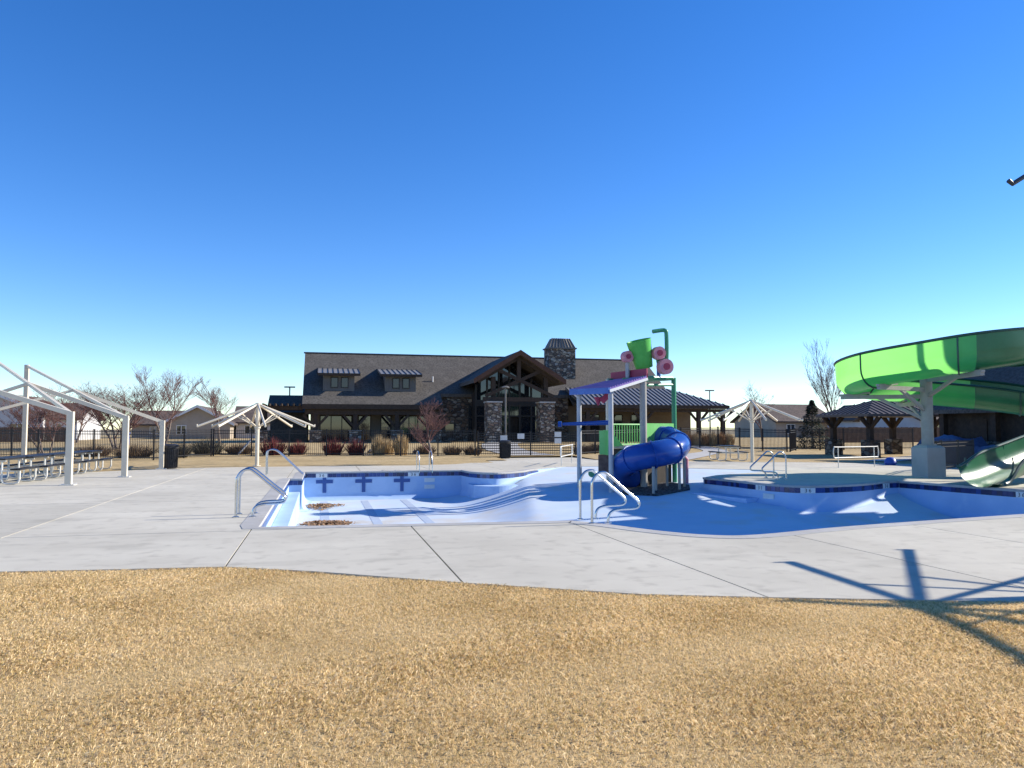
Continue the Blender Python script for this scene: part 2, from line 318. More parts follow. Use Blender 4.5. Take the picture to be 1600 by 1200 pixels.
for cur in isl:
    idx = {}; vs = []; fs = []
    for f in cur:
        for v in f.verts:
            if v.index not in idx: pass
    b2 = bmesh.new(); mp = {}
    for f in cur:
        for v in f.verts:
            if v not in mp: mp[v] = b2.verts.new(v.co)
        b2.faces.new([mp[v] for v in f.verts])
    if sum(f.calc_area() for f in b2.faces) < .02: b2.free(); continue
    ex = bmesh.ops.extrude_face_region(b2, geom=b2.faces[:])
    bmesh.ops.translate(b2, verts=[v for v in ex['geom'] if isinstance(v, bmesh.types.BMVert)], vec=(0,0,.03))
    # after the extrusion the copy is on top; the original stays below
    bmesh.ops.translate(b2, verts=b2.verts[:], vec=(0,0,-.03)); bmesh.ops.recalc_face_normals(b2, faces=b2.faces[:])
    me = bpy.data.meshes.new('slab'); b2.to_mesh(me); b2.free(); me.materials.append(M['concrete'])
    s = bpy.data.objects.new('slab', me); C.objects.link(s); s.parent = deck
bm.free()
# pool shell
pool = struct(bpy.data.objects.new('swimming_pool', None)); C.objects.link(pool); OFF[pool.name] = Vector()
nx, ny = 110, 120; X = np.linspace(-1.6, 19.2, nx); Y = np.linspace(10.0, 32.2, ny); b = B()
b.v = [(x, y, -max(.012, depth(x, y))) for y in Y for x in X]
b.f = [(j*nx+i, j*nx+i+1, (j+1)*nx+i+1, (j+1)*nx+i) for j in range(ny-1) for i in range(nx-1)]
mesh('pool_floor', b, 'plaster', pool, smooth=True)
D = [Vector((p[0], p[1])) for p in dense(OUT, .3)]; n = len(D)
area = sum(D[i].x*D[(i+1)%n].y-D[(i+1)%n].x*D[i].y for i in range(n)); sgn = 1 if area > 0 else -1
def nrm(i):
    t = (D[(i+1)%n]-D[i-1]).normalized(); return Vector((-t.y, t.x))*sgn      # inward
NI = [nrm(i) for i in range(n)]
b = B(); rows = 9
for i in range(n):
    d = max(.02, depth(D[i].x+NI[i].x*.3, D[i].y+NI[i].y*.3)); r = min(.28, d*.45); p = D[i]
    prof = [(0, -.01), (0, -(d-r)*.5), (0, -(d-r))]+[(r*(1-cos(a)), -(d-r)-r*sin(a)) for a in [pi/2*k/6 for k in range(1, 7)]]
    b.v += [(p.x+NI[i].x*q, p.y+NI[i].y*q, z+(.003 if k == rows-1 else 0)) for k, (q, z) in enumerate(prof)]
b.f = [(i*rows+k, ((i+1)%n)*rows+k, ((i+1)%n)*rows+k+1, i*rows+k+1) for i in range(n) for k in range(rows-1)]
mesh('pool_wall', b, 'wallplaster', pool, smooth=True)
def isbeach(p): return p.y > 23.6 and p.x > 8.6
b = B(); rows = 5; keep = []
for i in range(n):
    p = D[i]; q = NI[i]
    b.v += [(p.x+q.x*s, p.y+q.y*s, z) for s, z in [(-.30, .0), (-.30, .007), (.015, .007), (.028, -.012), (.018, -.055)]]
    keep.append(not isbeach(p))
b.f = [(i*rows+k, i*rows+k+1, ((i+1)%n)*rows+k+1, ((i+1)%n)*rows+k) for i in range(n) for k in range(rows-1) if keep[i] and keep[(i+1)%n]]
mesh('coping', b, 'coping', pool)
# waterline tiles, one by one, where they can be seen
tm = []
for k in range(3):
    bb = B(); bb.box(-.072, .072, 0, .012, -.072, .072); t_ = mesh('tile', bb, 'tile%d' % (k+1), pool); t_.location = (0,0,-9); tm.append(t_)
tmesh = [t_.data for t_ in tm]
for t_ in tm: bpy.data.objects.remove(t_, do_unlink=True)
run = 0.; step = .15; cnt = 0; MARK = []
for i in range(n):
    a, c = D[i], D[(i+1)%n]; L = (c-a).length; mid = (a+c)/2
    facing = (Vector((0,0))-mid).dot(NI[i]) > 0
    if not facing or isbeach(mid) or mid.y < 13.6:
        run = 0; continue
    while run < L:
        p = a+(c-a)*(run/L); q = ((c-a).normalized()); nn = Vector((-q.y, q.x))*sgn
        for row, zz in ((0, -.135),):
            o = bpy.data.objects.new('tile', tmesh[random.choice((0,0,1,1,2))]); C.objects.link(o); o.parent = pool
            o.location = (p.x, p.y, zz); o.rotation_euler = (0, 0, atan2(nn.y, nn.x)-pi/2); cnt += 1
        run += step
    run -= L
# dark backing band behind the tiles
# depth plaques with figures, recessed steps, target crosses
def text_mesh(body, size):
    cu = bpy.data.curves.new('t', 'FONT'); cu.body = body; cu.size = size; cu.align_x = 'CENTER'; cu.align_y = 'CENTER'; cu.extrude = .002
    ob = bpy.data.objects.new('t', cu); C.objects.link(ob); dg = bpy.context.evaluated_depsgraph_get()
    me = bpy.data.meshes.new_from_object(ob.evaluated_get(dg)); bpy.data.objects.remove(ob); return me
def plaque(x, y, body, wid=.42):
    i = min(range(n), key=lambda k: (D[k]-Vector((x, y))).length); q = NI[i]; p = D[i]; rz = atan2(q.y, q.x)-pi/2
    bb = B(); bb.box(-wid/2, wid/2, 0, .022, -.075, .075); o = mesh('depth_marker', bb, 'white', pool); o.location = (p.x, p.y, -.135); o.rotation_euler = (0,0,rz)
    me = text_mesh(body, .15); me.materials.append(M['black']); t = bpy.data.objects.new('depth_figures', me); C.objects.link(t); t.parent = o
    t.location = (0, .0245, -.005); t.rotation_euler = (radians(90), 0, pi)
    return o
for x, y, s in [(-.1,29.9,"3 6"),(3.6,29.9,"3 6"),(12.75,20.6,"3 1"),(13.5,19.35,"3 6"),(16.95,20.35,"3 6"),(18.1,16.6,"3 6")]: plaque(x, y, s, .42)
for xc in (.13, 1.58, 3.03):
    bb = B(); bb.box(xc-.065, xc+.065, 29.872, 29.90, -.78, -.21); bb.box(xc-.31, xc-.066, 29.872, 29.9, -.43, -.30); bb.box(xc+.066, xc+.31, 29.872, 29.9, -.43, -.30)
    mesh('target_cross', bb, 'cross', pool)
    bb = B(); bb.box(xc-.13, xc+.13, 15, 29.3, -1.056, -1.044); mesh('lane_line', bb, 'laneblue', pool)
for (x, y) in [(3.95, 29.9), (12.72, 20.3)]:
    i = min(range(n), key=lambda k: (D[k]-Vector((x, y))).length); q = NI[i]; p = D[i]; rz = atan2(q.y, q.x)-pi/2
    for z in (-.36, -.62):
        bb = B(); bb.box(-.2, .2, 0, .03, -.075, .075); bb.box(-.16, .16, .03, .034, -.045, .045); o = mesh('recessed_step', bb, 'white', pool); o.location = (p.x, p.y, z); o.rotation_euler = (0,0,rz)
# ledges and benches inside the pool
bb = B(); bb.box(-.99, -.66, 13.5, 26.0, -1.1, -.42); mesh('bench_ledge', bb, 'wallplaster', pool)
cb = spline([(5.4,27.6,0),(5.9,27.1,0),(6.6,27.15,0),(7.4,27.7,0),(8.2,28.6,0),(8.9,29.4,0)], 6); bb = B()
inner = [(5.4,28.9,0),(5.9,28.4,0),(6.6,28.5,0),(7.4,28.9,0),(8.2,29.7,0),(8.9,30.3,0)]; ib = spline(inner, 6)
bb.prism([Vector((p.x,p.y,-1.1)) for p in cb]+[Vector((p.x,p.y,-1.1)) for p in reversed(ib)], (0,0,.66)); mesh('curved_bench', bb, 'wallplaster', pool)
bb = B(); bb.prism([(11.55,22.95,-1.1),(12.2,20.5,-1.1),(13.0,20.7,-1.1),(12.6,23.2,-1.1)], (0,0,.66)); mesh('entry_step', bb, 'wallplaster', pool)
# leaf litter
def litter(cx, cy, rx, ry, num):
    b = B()
    for k in range(num):
        a = random.random()*2*pi; q = sqrt(random.random()); q *= .75+.3*sin(3*a+cx)+.15*sin(7*a); x = cx+rx*q*cos(a)+random.gauss(0,.1); y = cy+ry*q*sin(a)+random.gauss(0,.05)
        if x < -.62: x = -.62+random.random()*.1
        h = (1-q)*.10; s = random.uniform(.03,.06); t = random.random()*pi; z = -depth(x,y)+.01+random.random()*h
        d1 = Vector((cos(t),sin(t),random.uniform(-.5,.5)))*s; d2 = Vector((-sin(t),cos(t),random.uniform(-.5,.5)))*s*.7; c0 = Vector((x,y,z+.02))
        b.quad(c0-d1, c0-d2, c0+d1, c0+d2)
    return b
stuff(mesh('leaf_litter', litter(.2, 21.9, .7, 1.3, 1500), 'leaf', pool)); stuff(mesh('leaf_litter', litter(.0, 27.2, .75, 1.0, 600), 'leaf', pool))

# lawn in front, berm lawn behind
LAWN = [(6.43,5.95),(4.2,6.7),(3.06,7.13),(1.46,8.11),(0,9.11),(-1.09,9.71),(-2.15,9.81),(-3.53,9.98),(-8,10.2),(-45,10.6),(-45,-20),(60,-20),(60,1.5),(20,3.2),(12,4.7)]
bm = poly_mesh('lawn', LAWN, None, -.02, None); me = bpy.data.meshes.new('front_lawn'); bm.to_mesh(me); bm.free(); me.materials.append(M['thatch'])
struct(bpy.data.objects.new('front_lawn', me)); C.objects.link(bpy.data.objects['front_lawn'])
def edge_y(x):
    L = sorted(LAWN[:10]+[(12,4.7),(20,3.2)]); xs = [p[0] for p in L]; ys = [p[1] for p in L]; return np.interp(x, xs, ys)
N = 780000
gx = rng.uniform(-8.5, 11.5, N); gy = rng.uniform(0, 1, N)**.85
ey = edge_y(gx); gy = 2.0+(ey+np.abs(rng.normal(0,.018,N))+.03*np.sin(gx*9)*np.sin(gx*23)-2.0)*gy
ln = rng.uniform(.014, .034, N)*(1+.35*np.sin(gx*1.3+np.sin(gy*1.7)*2)*np.cos(gy*1.1)); wd = rng.uniform(.0009, .0019, N); an = rng.uniform(0, 2*pi, N); le = rng.uniform(.2, .95, N)
dx, dy = np.cos(an), np.sin(an); px, py = -dy*wd, dx*wd
V = np.zeros((N, 4, 3), np.float32); z0 = -.02
V[:,0] = np.stack([gx-px, gy-py, np.full(N, z0)], 1); V[:,1] = np.stack([gx+px, gy+py, np.full(N, z0)], 1)
mx_, my_ = gx+dx*ln*le*.45, gy+dy*ln*le*.45; mz = z0+ln*.62
V[:,2] = np.stack([mx_+px*.8, my_+py*.8, mz], 1); V[:,3] = np.stack([gx+dx*ln*le*1.1, gy+dy*ln*le*1.1, z0+ln*np.sqrt(np.maximum(.1, 1-le**2*.7))], 1)
me = bpy.data.meshes.new('dry_grass'); me.vertices.add(N*4); me.vertices.foreach_set('co', V.reshape(-1))
me.loops.add(N*6); base = np.arange(N)[:,None]*4; me.loops.foreach_set('vertex_index', (base+np.array([0,1,2,0,2,3])).reshape(-1).astype(np.int32))
me.polygons.add(N*2); me.polygons.foreach_set('loop_start', (np.arange(N*2)*3).astype(np.int32)); me.update(); me.validate()
gm = bpy.data.materials.new('dry grass blades'); t, nn_, l, bs = nodes(gm)
geo = nn_.new('ShaderNodeNewGeometry'); rp = nn_.new('ShaderNodeValToRGB'); e = rp.color_ramp.elements
e[0].color = (.46, .30, .12, 1); e[1].color = (.95, .78, .48, 1); q = e.new(.45); q.color = (.82, .60, .305, 1); q = e.new(.12); q.color = (.46, .36, .14, 1)
tc = nn_.new('ShaderNodeTexCoord'); nz = nn_.new('ShaderNodeTexNoise'); nz.inputs['Scale'].default_value = .9; nz.inputs['Detail'].default_value = 5; l.new(tc.outputs['Object'], nz.inputs['Vector'])
ma = nn_.new('ShaderNodeMath'); ma.operation = 'MULTIPLY_ADD'; ma.inputs[1].default_value = 1.1; ma.inputs[2].default_value = -.55; l.new(nz.outputs[0], ma.inputs[0])
ad = nn_.new('ShaderNodeMath'); ad.operation = 'ADD'; l.new(geo.outputs['Random Per Island'], ad.inputs[0]); l.new(ma.outputs[0], ad.inputs[1]); l.new(ad.outputs[0], rp.inputs[0])
tl = nn_.new('ShaderNodeBsdfTranslucent'); l.new(rp.outputs[0], tl.inputs[0]); ms = nn_.new('ShaderNodeMixShader'); ms.inputs[0].default_value = .35; l.new(bs.outputs[0], ms.inputs[1]); l.new(tl.outputs[0], ms.inputs[2]); l.new(ms.outputs[0], nn_['Material Output'].inputs[0])
l.new(rp.outputs[0], bs.inputs['Base Color']); bs.inputs['Roughness'].default_value = .8; bs.inputs['Specular IOR Level'].default_value = .25
me.materials.append(gm); o = stuff(bpy.data.objects.new('dry_grass', me)); C.objects.link(o); tag(o, 'dry golden winter grass of the lawn in front of the deck', 'grass')
# berm / far lawn
b = B(); xs = np.concatenate([np.linspace(-120,-20,12), np.linspace(-18,40,50), np.linspace(45,160,14)]); ys = np.concatenate([np.linspace(24,62,44), np.linspace(66,140,12)])
b.v = [(x, y, gz(x, y)-.015-(.2 if y < 28 else 0)*1) for y in ys for x in xs]; k = len(xs)
def indeck(x, y):
    c = False; j = len(DECK)-1
    for i in range(len(DECK)):
        if (DECK[i][1] > y) != (DECK[j][1] > y) and x < (DECK[j][0]-DECK[i][0])*(y-DECK[i][1])/(DECK[j][1]-DECK[i][1])+DECK[i][0]: c = not c
        j = i
    return c
b.f = [(j*k+i, j*k+i+1, (j+1)*k+i+1, (j+1)*k+i) for j in range(len(ys)-1) for i in range(k-1) if not all(indeck(b.v[q][0], b.v[q][1]) for q in (j*k+i, j*k+i+1, (j+1)*k+i+1, (j+1)*k+i))]
struct(mesh('lawn', b, 'lawn', None, smooth=True))
# paths through the berm lawn
for nm, pts, wd_ in [('gate_path', [(11.8,42.3),(11.8,50),(13,56),(15,61)], 2.6), ('right_path', [(17,36),(22,42),(26,48),(27,60)], 1.6), ('side_path', [(27,33),(33,37),(40,40),(60,43)], 1.6)]:
    P = spline([(p[0],p[1],0) for p in pts], 8); b = B()
    for i, p in enumerate(P):
        t = (P[min(i+1,len(P)-1)]-P[max(i-1,0)]).normalized(); s = Vector((-t.y, t.x, 0))*wd_/2
        for q in (p-s, p+s): b.v.append((q.x, q.y, gz(q.x, q.y)+.012))
    b.f = [(2*i, 2*i+1, 2*i+3, 2*i+2) for i in range(len(P)-1)]; struct(mesh(nm, b, 'path'))

# ---------------- clubhouse
G = .5
club = thing('clubhouse', 'long stone and timber clubhouse with grey shingle roof and two dormers', 'building', (14, 66, 0))
b = B(); x0, x1 = -1.5, 30.6; ry, rz_ = 69.7, 8.31; sl = (8.31-3.57)/7.5
def rzf(y): return 3.57+sl*(y-62.2)
T = .28
for (xa, xb, ya) in [(x0, 9.6, 62.2), (9.6, 20.9, 63.75), (20.9, x1, 62.6)]:
    b.prism([(xa, ya, rzf(ya)), (xa, ry, rz_), (xa, 77.2, 3.57), (xa, 77.2, 3.57-T), (xa, ry, rz_-T), (xa, ya, rzf(ya)-T)], (xb-xa, 0, 0))
roof = mesh('roof', b, 'shingle', club)
b = B(); b.box(x0-.02, 9.62, 62.12, 62.19, 3.18, 3.56); mesh('fascia', b, 'timber', club)
b = B(); b.box(x0-.1, x1+.1, ry-.16, ry+.16, rz_-.06, rz_+.05); mesh('ridge_cap', b, 'shingle', roof)
b = B(); b.box(-.9, 9.0, 64.7, 76.5, .2, 3.3); mesh('wall', b, 'tansiding', club)
b = B(); b.box(9.003, 20.9, 64.0, 76.4, .2, 4.45); mesh('stone_wall', b, 'stonew', club)
b = B(); b.box(20.903, 30.2, 64.6, 76.3, .2, 3.6); mesh('wall', b, 'tansiding', club)
for xx in (-.88, 30.0):
    b = B(); b.prism([(xx, 63, 3.3), (xx, ry, 7.9), (xx, 76.4, 3.3)], (.15, 0, 0)); mesh('gable_wall', b, 'siding', club)
# porch beam, posts, braces and stone bases
b = B(); b.box(-1.3, 9.4, 62.45, 62.75, 2.75, 3.17); mesh('porch_beam', b, 'timber', club)
def porch_post(x, y, ztop, stonebase=True, zb=1.5):
    b = B(); b.box(x-.16, x+.16, y-.16, y+.16, zb if stonebase else .3, ztop); p = mesh('post', b, 'timber', club)
    b = B()
    for s in (-1, 1): b.bar((x+s*.12, y, ztop-.95), (x+s*.95, y, ztop-.02), .16, .18)
    mesh('brace', b, 'timber', p)
    if stonebase:
        b = B(); b.box(x-.45, x+.45, y-.42, y+.42, .2, zb-.08); q = mesh('stone_base', b, 'stone', club); b = B(); b.box(x-.5, x+.5, y-.47, y+.47, zb-.08, zb); mesh('cap', b, 'path', q)
for x in (-.47, 2.6, 5.89, 9.0): porch_post(x, 62.6, 2.75)
for x in (21.4, 26.4, 31.5, 33.8): porch_post(x, 60.4, 3.2, False)
def window(x0, x1, z0, z1, y, nv=1, nh=0, glass='glass', frame='frame', parent=club, dy=-1):
    b = B(); w_ = .07; yy = sorted((y, y+dy*.07))
    b.box(x0, x1, yy[0], yy[1], z0, z0+w_); b.box(x0, x1, yy[0], yy[1], z1-w_, z1)
    for k in range(nv+2):
        xx = x0+(x1-x0-w_)*k/(nv+1); b.box(xx, xx+w_, yy[0]-.004, yy[1], z0+w_, z1-w_)
    for k in range(nh):
        zz = z0+(z1-z0)*(k+1)/(nh+1); b.box(x0+w_, x1-w_, yy[0]+.006, yy[1], zz-w_/2, zz+w_/2)
    f = mesh('window', b, frame, parent); b = B()
    for k in range(nv+1):
        xa = x0+(x1-x0-w_)*k/(nv+1)+w_; xb = x0+(x1-x0-w_)*(k+1)/(nv+1)
        b = B(); b.box(xa, xb, y+dy*.035, y+dy*.02, z0+w_, z1-w_) if dy < 0 else b.box(xa, xb, y+.02, y+.035, z0+w_, z1-w_)
        mesh('pane', b, glass, f)
    return f
for x0_, x1_, nv in [(-.15,2.5,2),(2.92,3.96,0),(4.75,5.64,0),(6.33,8.6,2)]: window(x0_, x1_, .62, 2.72, 64.7, nv)
window(10.0, 10.85, 1.3, 2.1, 64.0, 0)
for x0_, x1_ in [(22.2,24),(24.6,26.2),(27,28.6)]: window(x0_, x1_, 1.2, 2.9, 64.6, 1)
window(12.0, 13.55, .55, 3.6, 64.0, 1, 2)
# dormers
for xa, xb in [(.06, 2.56), (5.03, 7.58)]:
    b = B(); zf = rzf(64)-.15
    b.prism([(xa,64,zf),(xa,64,6.06),(xa,67.9,6.7),(xa,67.9,rzf(67.9)-.4)], (xb-xa,0,0)); dm = mesh('dormer', b, 'siding', club)
    b = B()
    for k in range(12): xx = xa+.1+(xb-xa-.2)*k/11; b.box(xx-.02, xx+.02, 63.975, 63.998, zf+.15, 6.0)
    mesh('batten', b, 'siding', dm)
    b = B(); b.prism([(xa-.42,63.4,6.0),(xa-.42,68.1,6.78),(xa-.42,68.1,6.9),(xa-.42,63.4,6.12)], (xb-xa+.84,0,0)); mesh('dormer_roof', b, 'metalroof', dm)
    b = B()
    for k in range(9): xx = xa-.42+(xb-xa+.84)*k/8; b.bar((xx,63.38,6.14),(xx,68.1,6.92),.05,.06)
    mesh('seam', b, 'seam', dm)
    b = B(); b.box(xa-.44, xb+.44, 63.33, 63.395, 5.9, 6.1); mesh('dormer_fascia', b, 'timber', dm)
    for wx in (xa+.6, xa+1.42): window(wx, wx+.6, 4.95, 5.82, 64.0, 0, 0, 'redwin', 'frame', dm)
# entrance gable
gx0, gx1, gpk, gze, gzp, gy0 = 11.45, 18.95, 15.2, 5.5, 7.82, 58.6
b = B(); t = .3
b.prism([(gx0,gy0,gze),(gpk,gy0,gzp),(gx1,gy0,gze),(gx1,gy0,gze-t),(gpk,gy0,gzp-t),(gx0,gy0,gze-t)], (0,10.3,0)); gr = mesh('gable_roof', b, 'shingle', club)
b = B()
for s, xe in ((-1,gx0),(1,gx1)): b.bar((xe-.02*s, gy0-.05, gze-.16), (gpk, gy0-.05, gzp-.16), .1, .38, up=(0,1,0)) if False else b.prism([(xe,gy0-.09,gze+.04),(gpk,gy0-.09,gzp+.04),(gpk,gy0-.09,gzp-.36),(xe,gy0-.09,gze-.36)], (0,.085,0))
mesh('barge_board', b, 'barge', gr)
# timber truss
b = B(); yT = 59.2
b.box(12.3, 18.4, yT-.15, yT+.15, 3.8, 4.12); tr = mesh('tie_beam', b, 'timber', club)
b = B(); b.box(gpk-.15, gpk+.15, yT-.14, yT+.14, 5.4, gzp-.35); mesh('king_post', b, 'timber', tr)
b = B(); b.bar((12.5,yT+.02,4.2),(17.0,yT+.02,6.25),.2,.26); b.bar((18.1,yT-.02,4.2),(13.6,yT-.02,6.25),.2,.26); mesh('scissor_brace', b, 'timber', tr)
b = B(); b.bar((11.9,yT,5.35),(gpk,yT,gzp-.5),.2,.3); b.bar((18.5,yT,5.35),(gpk,yT,gzp-.5),.2,.3); mesh('rafter', b, 'timber', tr)
for xa, xb in [(12.6,13.75),(16.9,18.1)]:
    b = B(); b.box(xa, xb, 58.9, 60.1, .2, 3.68); pr = mesh('stone_pier', b, 'stone', club); b = B(); b.box(xa-.06, xb+.06, 58.84, 60.16, 3.68, 3.79); mesh('cap', b, 'path', pr)
    b = B(); xm = (xa+xb)/2; b.box(xm-.17, xm+.17, 59.3, 59.64, 4.12, 5.75); mesh('upper_post', b, 'timber', club)
# glazed gable wall
GY = 62.4; XSg = [12.35,13.3,14.3,15.2,16.1,17.1,18.05]
def gtop(x): return min(gze+(gzp-gze)*(1-abs(x-gpk)/3.75), gzp)-.75
b = B()
for x in XSg: b.box(x-.07, x+.07, GY-.1, GY+.1, .5, gtop(x))
for z in (2.68, 3.55, 3.95): b.box(12.42, 17.98, GY-.085, GY+.085, z-.06, z+.06)
b.box(12.42, 17.98, GY-.08, GY+.08, 3.61, 3.89)
gw = mesh('glazed_wall', b, 'frame', club)
for i in range(6):
    xa, xb = XSg[i]+.07, XSg[i+1]-.07
    for z0_, z1_ in [(.55,2.62),(2.74,3.49)]:
        if i in (3,) and z0_ < 1: continue
        b = B(); b.box(xa, xb, GY-.02, GY+.0, z0_, z1_); mesh('pane', b, 'glass', gw)
    b = B(); b.prism([(xa,GY,4.01),(xb,GY,4.01),(xb,GY,gtop(xb)),(xa,GY,gtop(xa))], (0,.02,0)); mesh('pane', b, 'glass', gw)
b = B(); b.prism([(12.3,62.7,.2),(18.1,62.7,.2),(18.1,62.7,4.6),(gpk,62.7,6.6),(12.3,62.7,4.6)], (0,1.2,0)); mesh('lobby_core', b, 'darkpanel', club)
# chimney
b = B(); b.box(19.83, 22.33, 66.2, 67.8, 5.2, 8.86); ch = mesh('chimney', b, 'stone', roof)
b = B(); b.box(19.72, 22.44, 66.09, 67.91, 8.86, 8.98); b.add([(19.85,66.2,8.98),(22.31,66.2,8.98),(22.31,67.8,8.98),(19.85,67.8,8.98),(20.25,66.6,9.85),(21.91,66.6,9.85),(21.91,67.4,9.85),(20.25,67.4,9.85)],[(0,1,5,4),(1,2,6,5),(2,3,7,6),(3,0,4,7),(4,5,6,7)]); mesh('chimney_cap', b, 'siding', roof)
b = B()
for k in range(9): u = k/8; b.bar((19.85+2.46*u, 66.19, 8.99), (20.25+1.66*u, 66.59, 9.86), .05, .05)
mesh('cap_seam', b, 'seam', roof)
# right metal roof with hip end
b = B(); zE, zT, yE, yT2 = 3.62, 5.24, 60.0, 64.5; xl, xr, xh = 20.8, 34.2, 30.7
tp = [(xl,yE,zE),(xr,yE,zE),(xr,76,zE),(xh,72,zT),(xh,yT2,zT),(xl,yT2,zT)]
b.add(tp, [(0,1,4,5),(1,2,3,4)]); b.add([(p[0],p[1],p[2]-.2) for p in tp], [(5,4,1,0),(4,3,2,1)]); b.add([tp[0],tp[1],(xr,yE,zE-.2),(xl,yE,zE-.2)],[(0,1,2,3)]); b.add([tp[0],tp[5],(xl,yT2,zT-.2),(xl,yE,zE-.2)],[(0,1,2,3)]); b.add([tp[1],tp[2],(xr,76,zE-.2),(xr,yE,zE-.2)],[(0,1,2,3)])
mr_ = mesh('metal_roof', b, 'metalroof', club); k = 0; x = xl+.02
while x < xr:
    yt = yT2 if x < xh else yE+(yT2-yE)*(xr-x)/(xr-xh); zt = zE+(zT-zE)*(yt-yE)/(yT2-yE)
    if yt-yE > .25:
        b = B(); b.bar((x,yE-.01,zE+.03),(x,yt,zt+.03),.05,.06); mesh('seam', b, 'seam', mr_)
    x += .42
b = B(); b.box(xl, xr+.03, yE-.06, yE-.003, zE-.3, zE+.01); mesh('fascia', b, 'timber', mr_)
b = B(); b.box(20.9, 34, 60.25, 60.55, 3.05, 3.32); mesh('porch_beam', b, 'timber', club)
b = B(); b.box(30.2, 33.6, 66, 75, .2, 3.45); mesh('wall', b, 'tansiding', club)
# pergola at the left end
b = B()
b.box(-5.0, -1.52, 62.3, 62.5, 3.1, 3.4); b.box(-5.0, -1.52, 65.3, 65.5, 3.1, 3.4)
for k in range(8): xx = -4.85+k*.45; b.box(xx-.05, xx+.05, 61.7, 66, 3.4, 3.58)
mesh('pergola_beams', b, 'timber', club)
for yy in (62.4, 65.4):
    b = B(); b.box(-4.6, -4.3, yy-.15, yy+.15, 1.5, 3.1); mesh('post', b, 'timber', club); b = B(); b.box(-4.85, -4.05, yy-.4, yy+.4, .2, 1.5); mesh('stone_base', b, 'stone', club)
b = B(); b.prism([(-4.5,67,3.0),(-4.5,71,4.6),(-4.5,75,3.0)], (3.4,0,0)); b.box(-4.2,-1.2,67.6,74.6,.2,3.0); mesh('side_wing', b, 'shingle', club)
# vent pipe on roof
b = B(); b.tube([(9.2,65.5,rzf(65.5)-.1),(9.2,65.5,rzf(65.5)+.45)], .06, 8); mesh('vent_pipe', b, 'trim', roof)

# ---------------- fences
def fence(name, label, pts, spacing=2.03, h=1.42, group='iron fences round the pool grounds', gate=False, pick=.105):
    r = thing(name, label, 'fence', (*pts[0], 0), group)
    P = [Vector((p[0],p[1],0)) for p in pts]
    for a, c in zip(P[:-1], P[1:]):
        L = (c-a).length; m = max(1, round(L/spacing)); d = (c-a)/m
        for k in range(m+1):
            p = a+d*k; z = gz(p.x,p.y)-.02
            b = B(); b.box(p.x-.035,p.x+.035,p.y-.035,p.y+.035,z-.03,z+h+.06); b.box(p.x-.045,p.x+.045,p.y-.045,p.y+.045,z+h+.06,z+h+.09)
            if k < m or c is P[-1]: mesh('post', b, 'fence', r)
            if k == m: break
            q = a+d*(k+1); z1 = gz(q.x,q.y)-.02; b = B(); u = d.normalized()
            for hh in (.14, h-.16, h-.02): b.bar((p.x,p.y,z+hh),(q.x,q.y,z1+hh),.028,.035)
            cnt_ = int(d.length/pick)
            for j in range(1, cnt_):
                w_ = p+d*j/cnt_; zz = z+(z1-z)*j/cnt_; b.box(w_.x-.009,w_.x+.009,w_.y-.009,w_.y+.009,zz+.06,zz+h+(.06 if not gate else 0))
            if gate:
                for j in range(1,7): hh = .14+(h-.3)*j/7; b.bar((p.x,p.y,z+hh),(q.x,q.y,z1+hh),.02,.05)
            mesh('picket_panel', b, 'fence', r)
    return r
fence('iron_fence', 'black iron picket fence behind the picnic tables', [(-30,53.5),(-15.9,45.9),(-11.2,43.0),(-8.0,41.0),(-5.85,44.9)])
fence('iron_fence', 'long black iron picket fence in front of the clubhouse', [(-5.8,45.4),(2.3,44.0),(8.4,42.6)])
fence('entry_gate', 'black iron entry gate of horizontal bars and pickets before the clubhouse', [(8.55,42.5),(11.6,42.45),(14.3,42.4)], 2.9, 1.3, None, True)
fence('iron_fence', 'black iron picket fence beside the tall straw grasses', [(14.5,42.6),(20.5,47.5),(27.7,50.2),(29.7,44.8)])
fence('iron_fence', 'black iron picket fence beside the pavilion', [(29.8,44.6),(31.5,46.5),(41,46.5)])
# notice boards on the gate
for k, (px_, z_) in enumerate([(10.0,.95),(11.0,1.05),(13.2,1.15),(13.2,.78)]):
    b = B(); b.box(px_-.2, px_+.2, 42.33, 42.36, z_, z_+.3); o = mesh('gate_sign', b, 'white'); tag(o, ['blank white sign low on the gate', 'small white sign beside the gate middle', 'upper white notice at the right gate post', 'lower white notice at the right gate post'][k], 'sign', 'white signs on the gate')

# ---------------- umbrella frames
def umbrella(label, x, y, H=2.8, R=2.45, rz=0):
    t = thing('shade_umbrella_frame', label, 'umbrella frame', (x, y, 0), 'bare umbrella frames around the deck', rz)
    b = B(); b.tube([(0,0,0),(0,0,H-.05)], .085, 14); b.lathe([(.17,0),(.17,.025)], n=16); b.lathe([(.12,H-.12),(.12,H+.02),(.03,H+.06)], n=14); mesh('post', b, 'cream', t, world=False)
    for k in range(8):
        a = 2*pi*k/8+.2; c_, s_ = cos(a), sin(a); b = B(); tip = Vector((R*c_, R*s_, H-.98)); top = Vector((.06*c_, .06*s_, H-.03))
        b.tube([top, tip], .048, 8); b.tube([tip, tip+Vector((0,0,.1))], .03, 6); arm = mesh('arm', b, 'cream', t, world=False)
        b = B(); m_ = top.lerp(tip, .42); b.tube([(.09*c_, .09*s_, H-.98), m_], .026, 6); mesh('strut', b, 'cream', arm, world=False)
    b = B(); b.lathe([(.13,H-1.06),(.13,H-.92)], n=14); mesh('collar', b, 'cream', t, world=False)
umbrella('cream umbrella frame without fabric near the left pool stair rails', -2.71, 35.2, 2.7)
umbrella('cream umbrella frame without fabric beside the lone picnic table', 20.3, 33.5, 3.0, rz=.3)
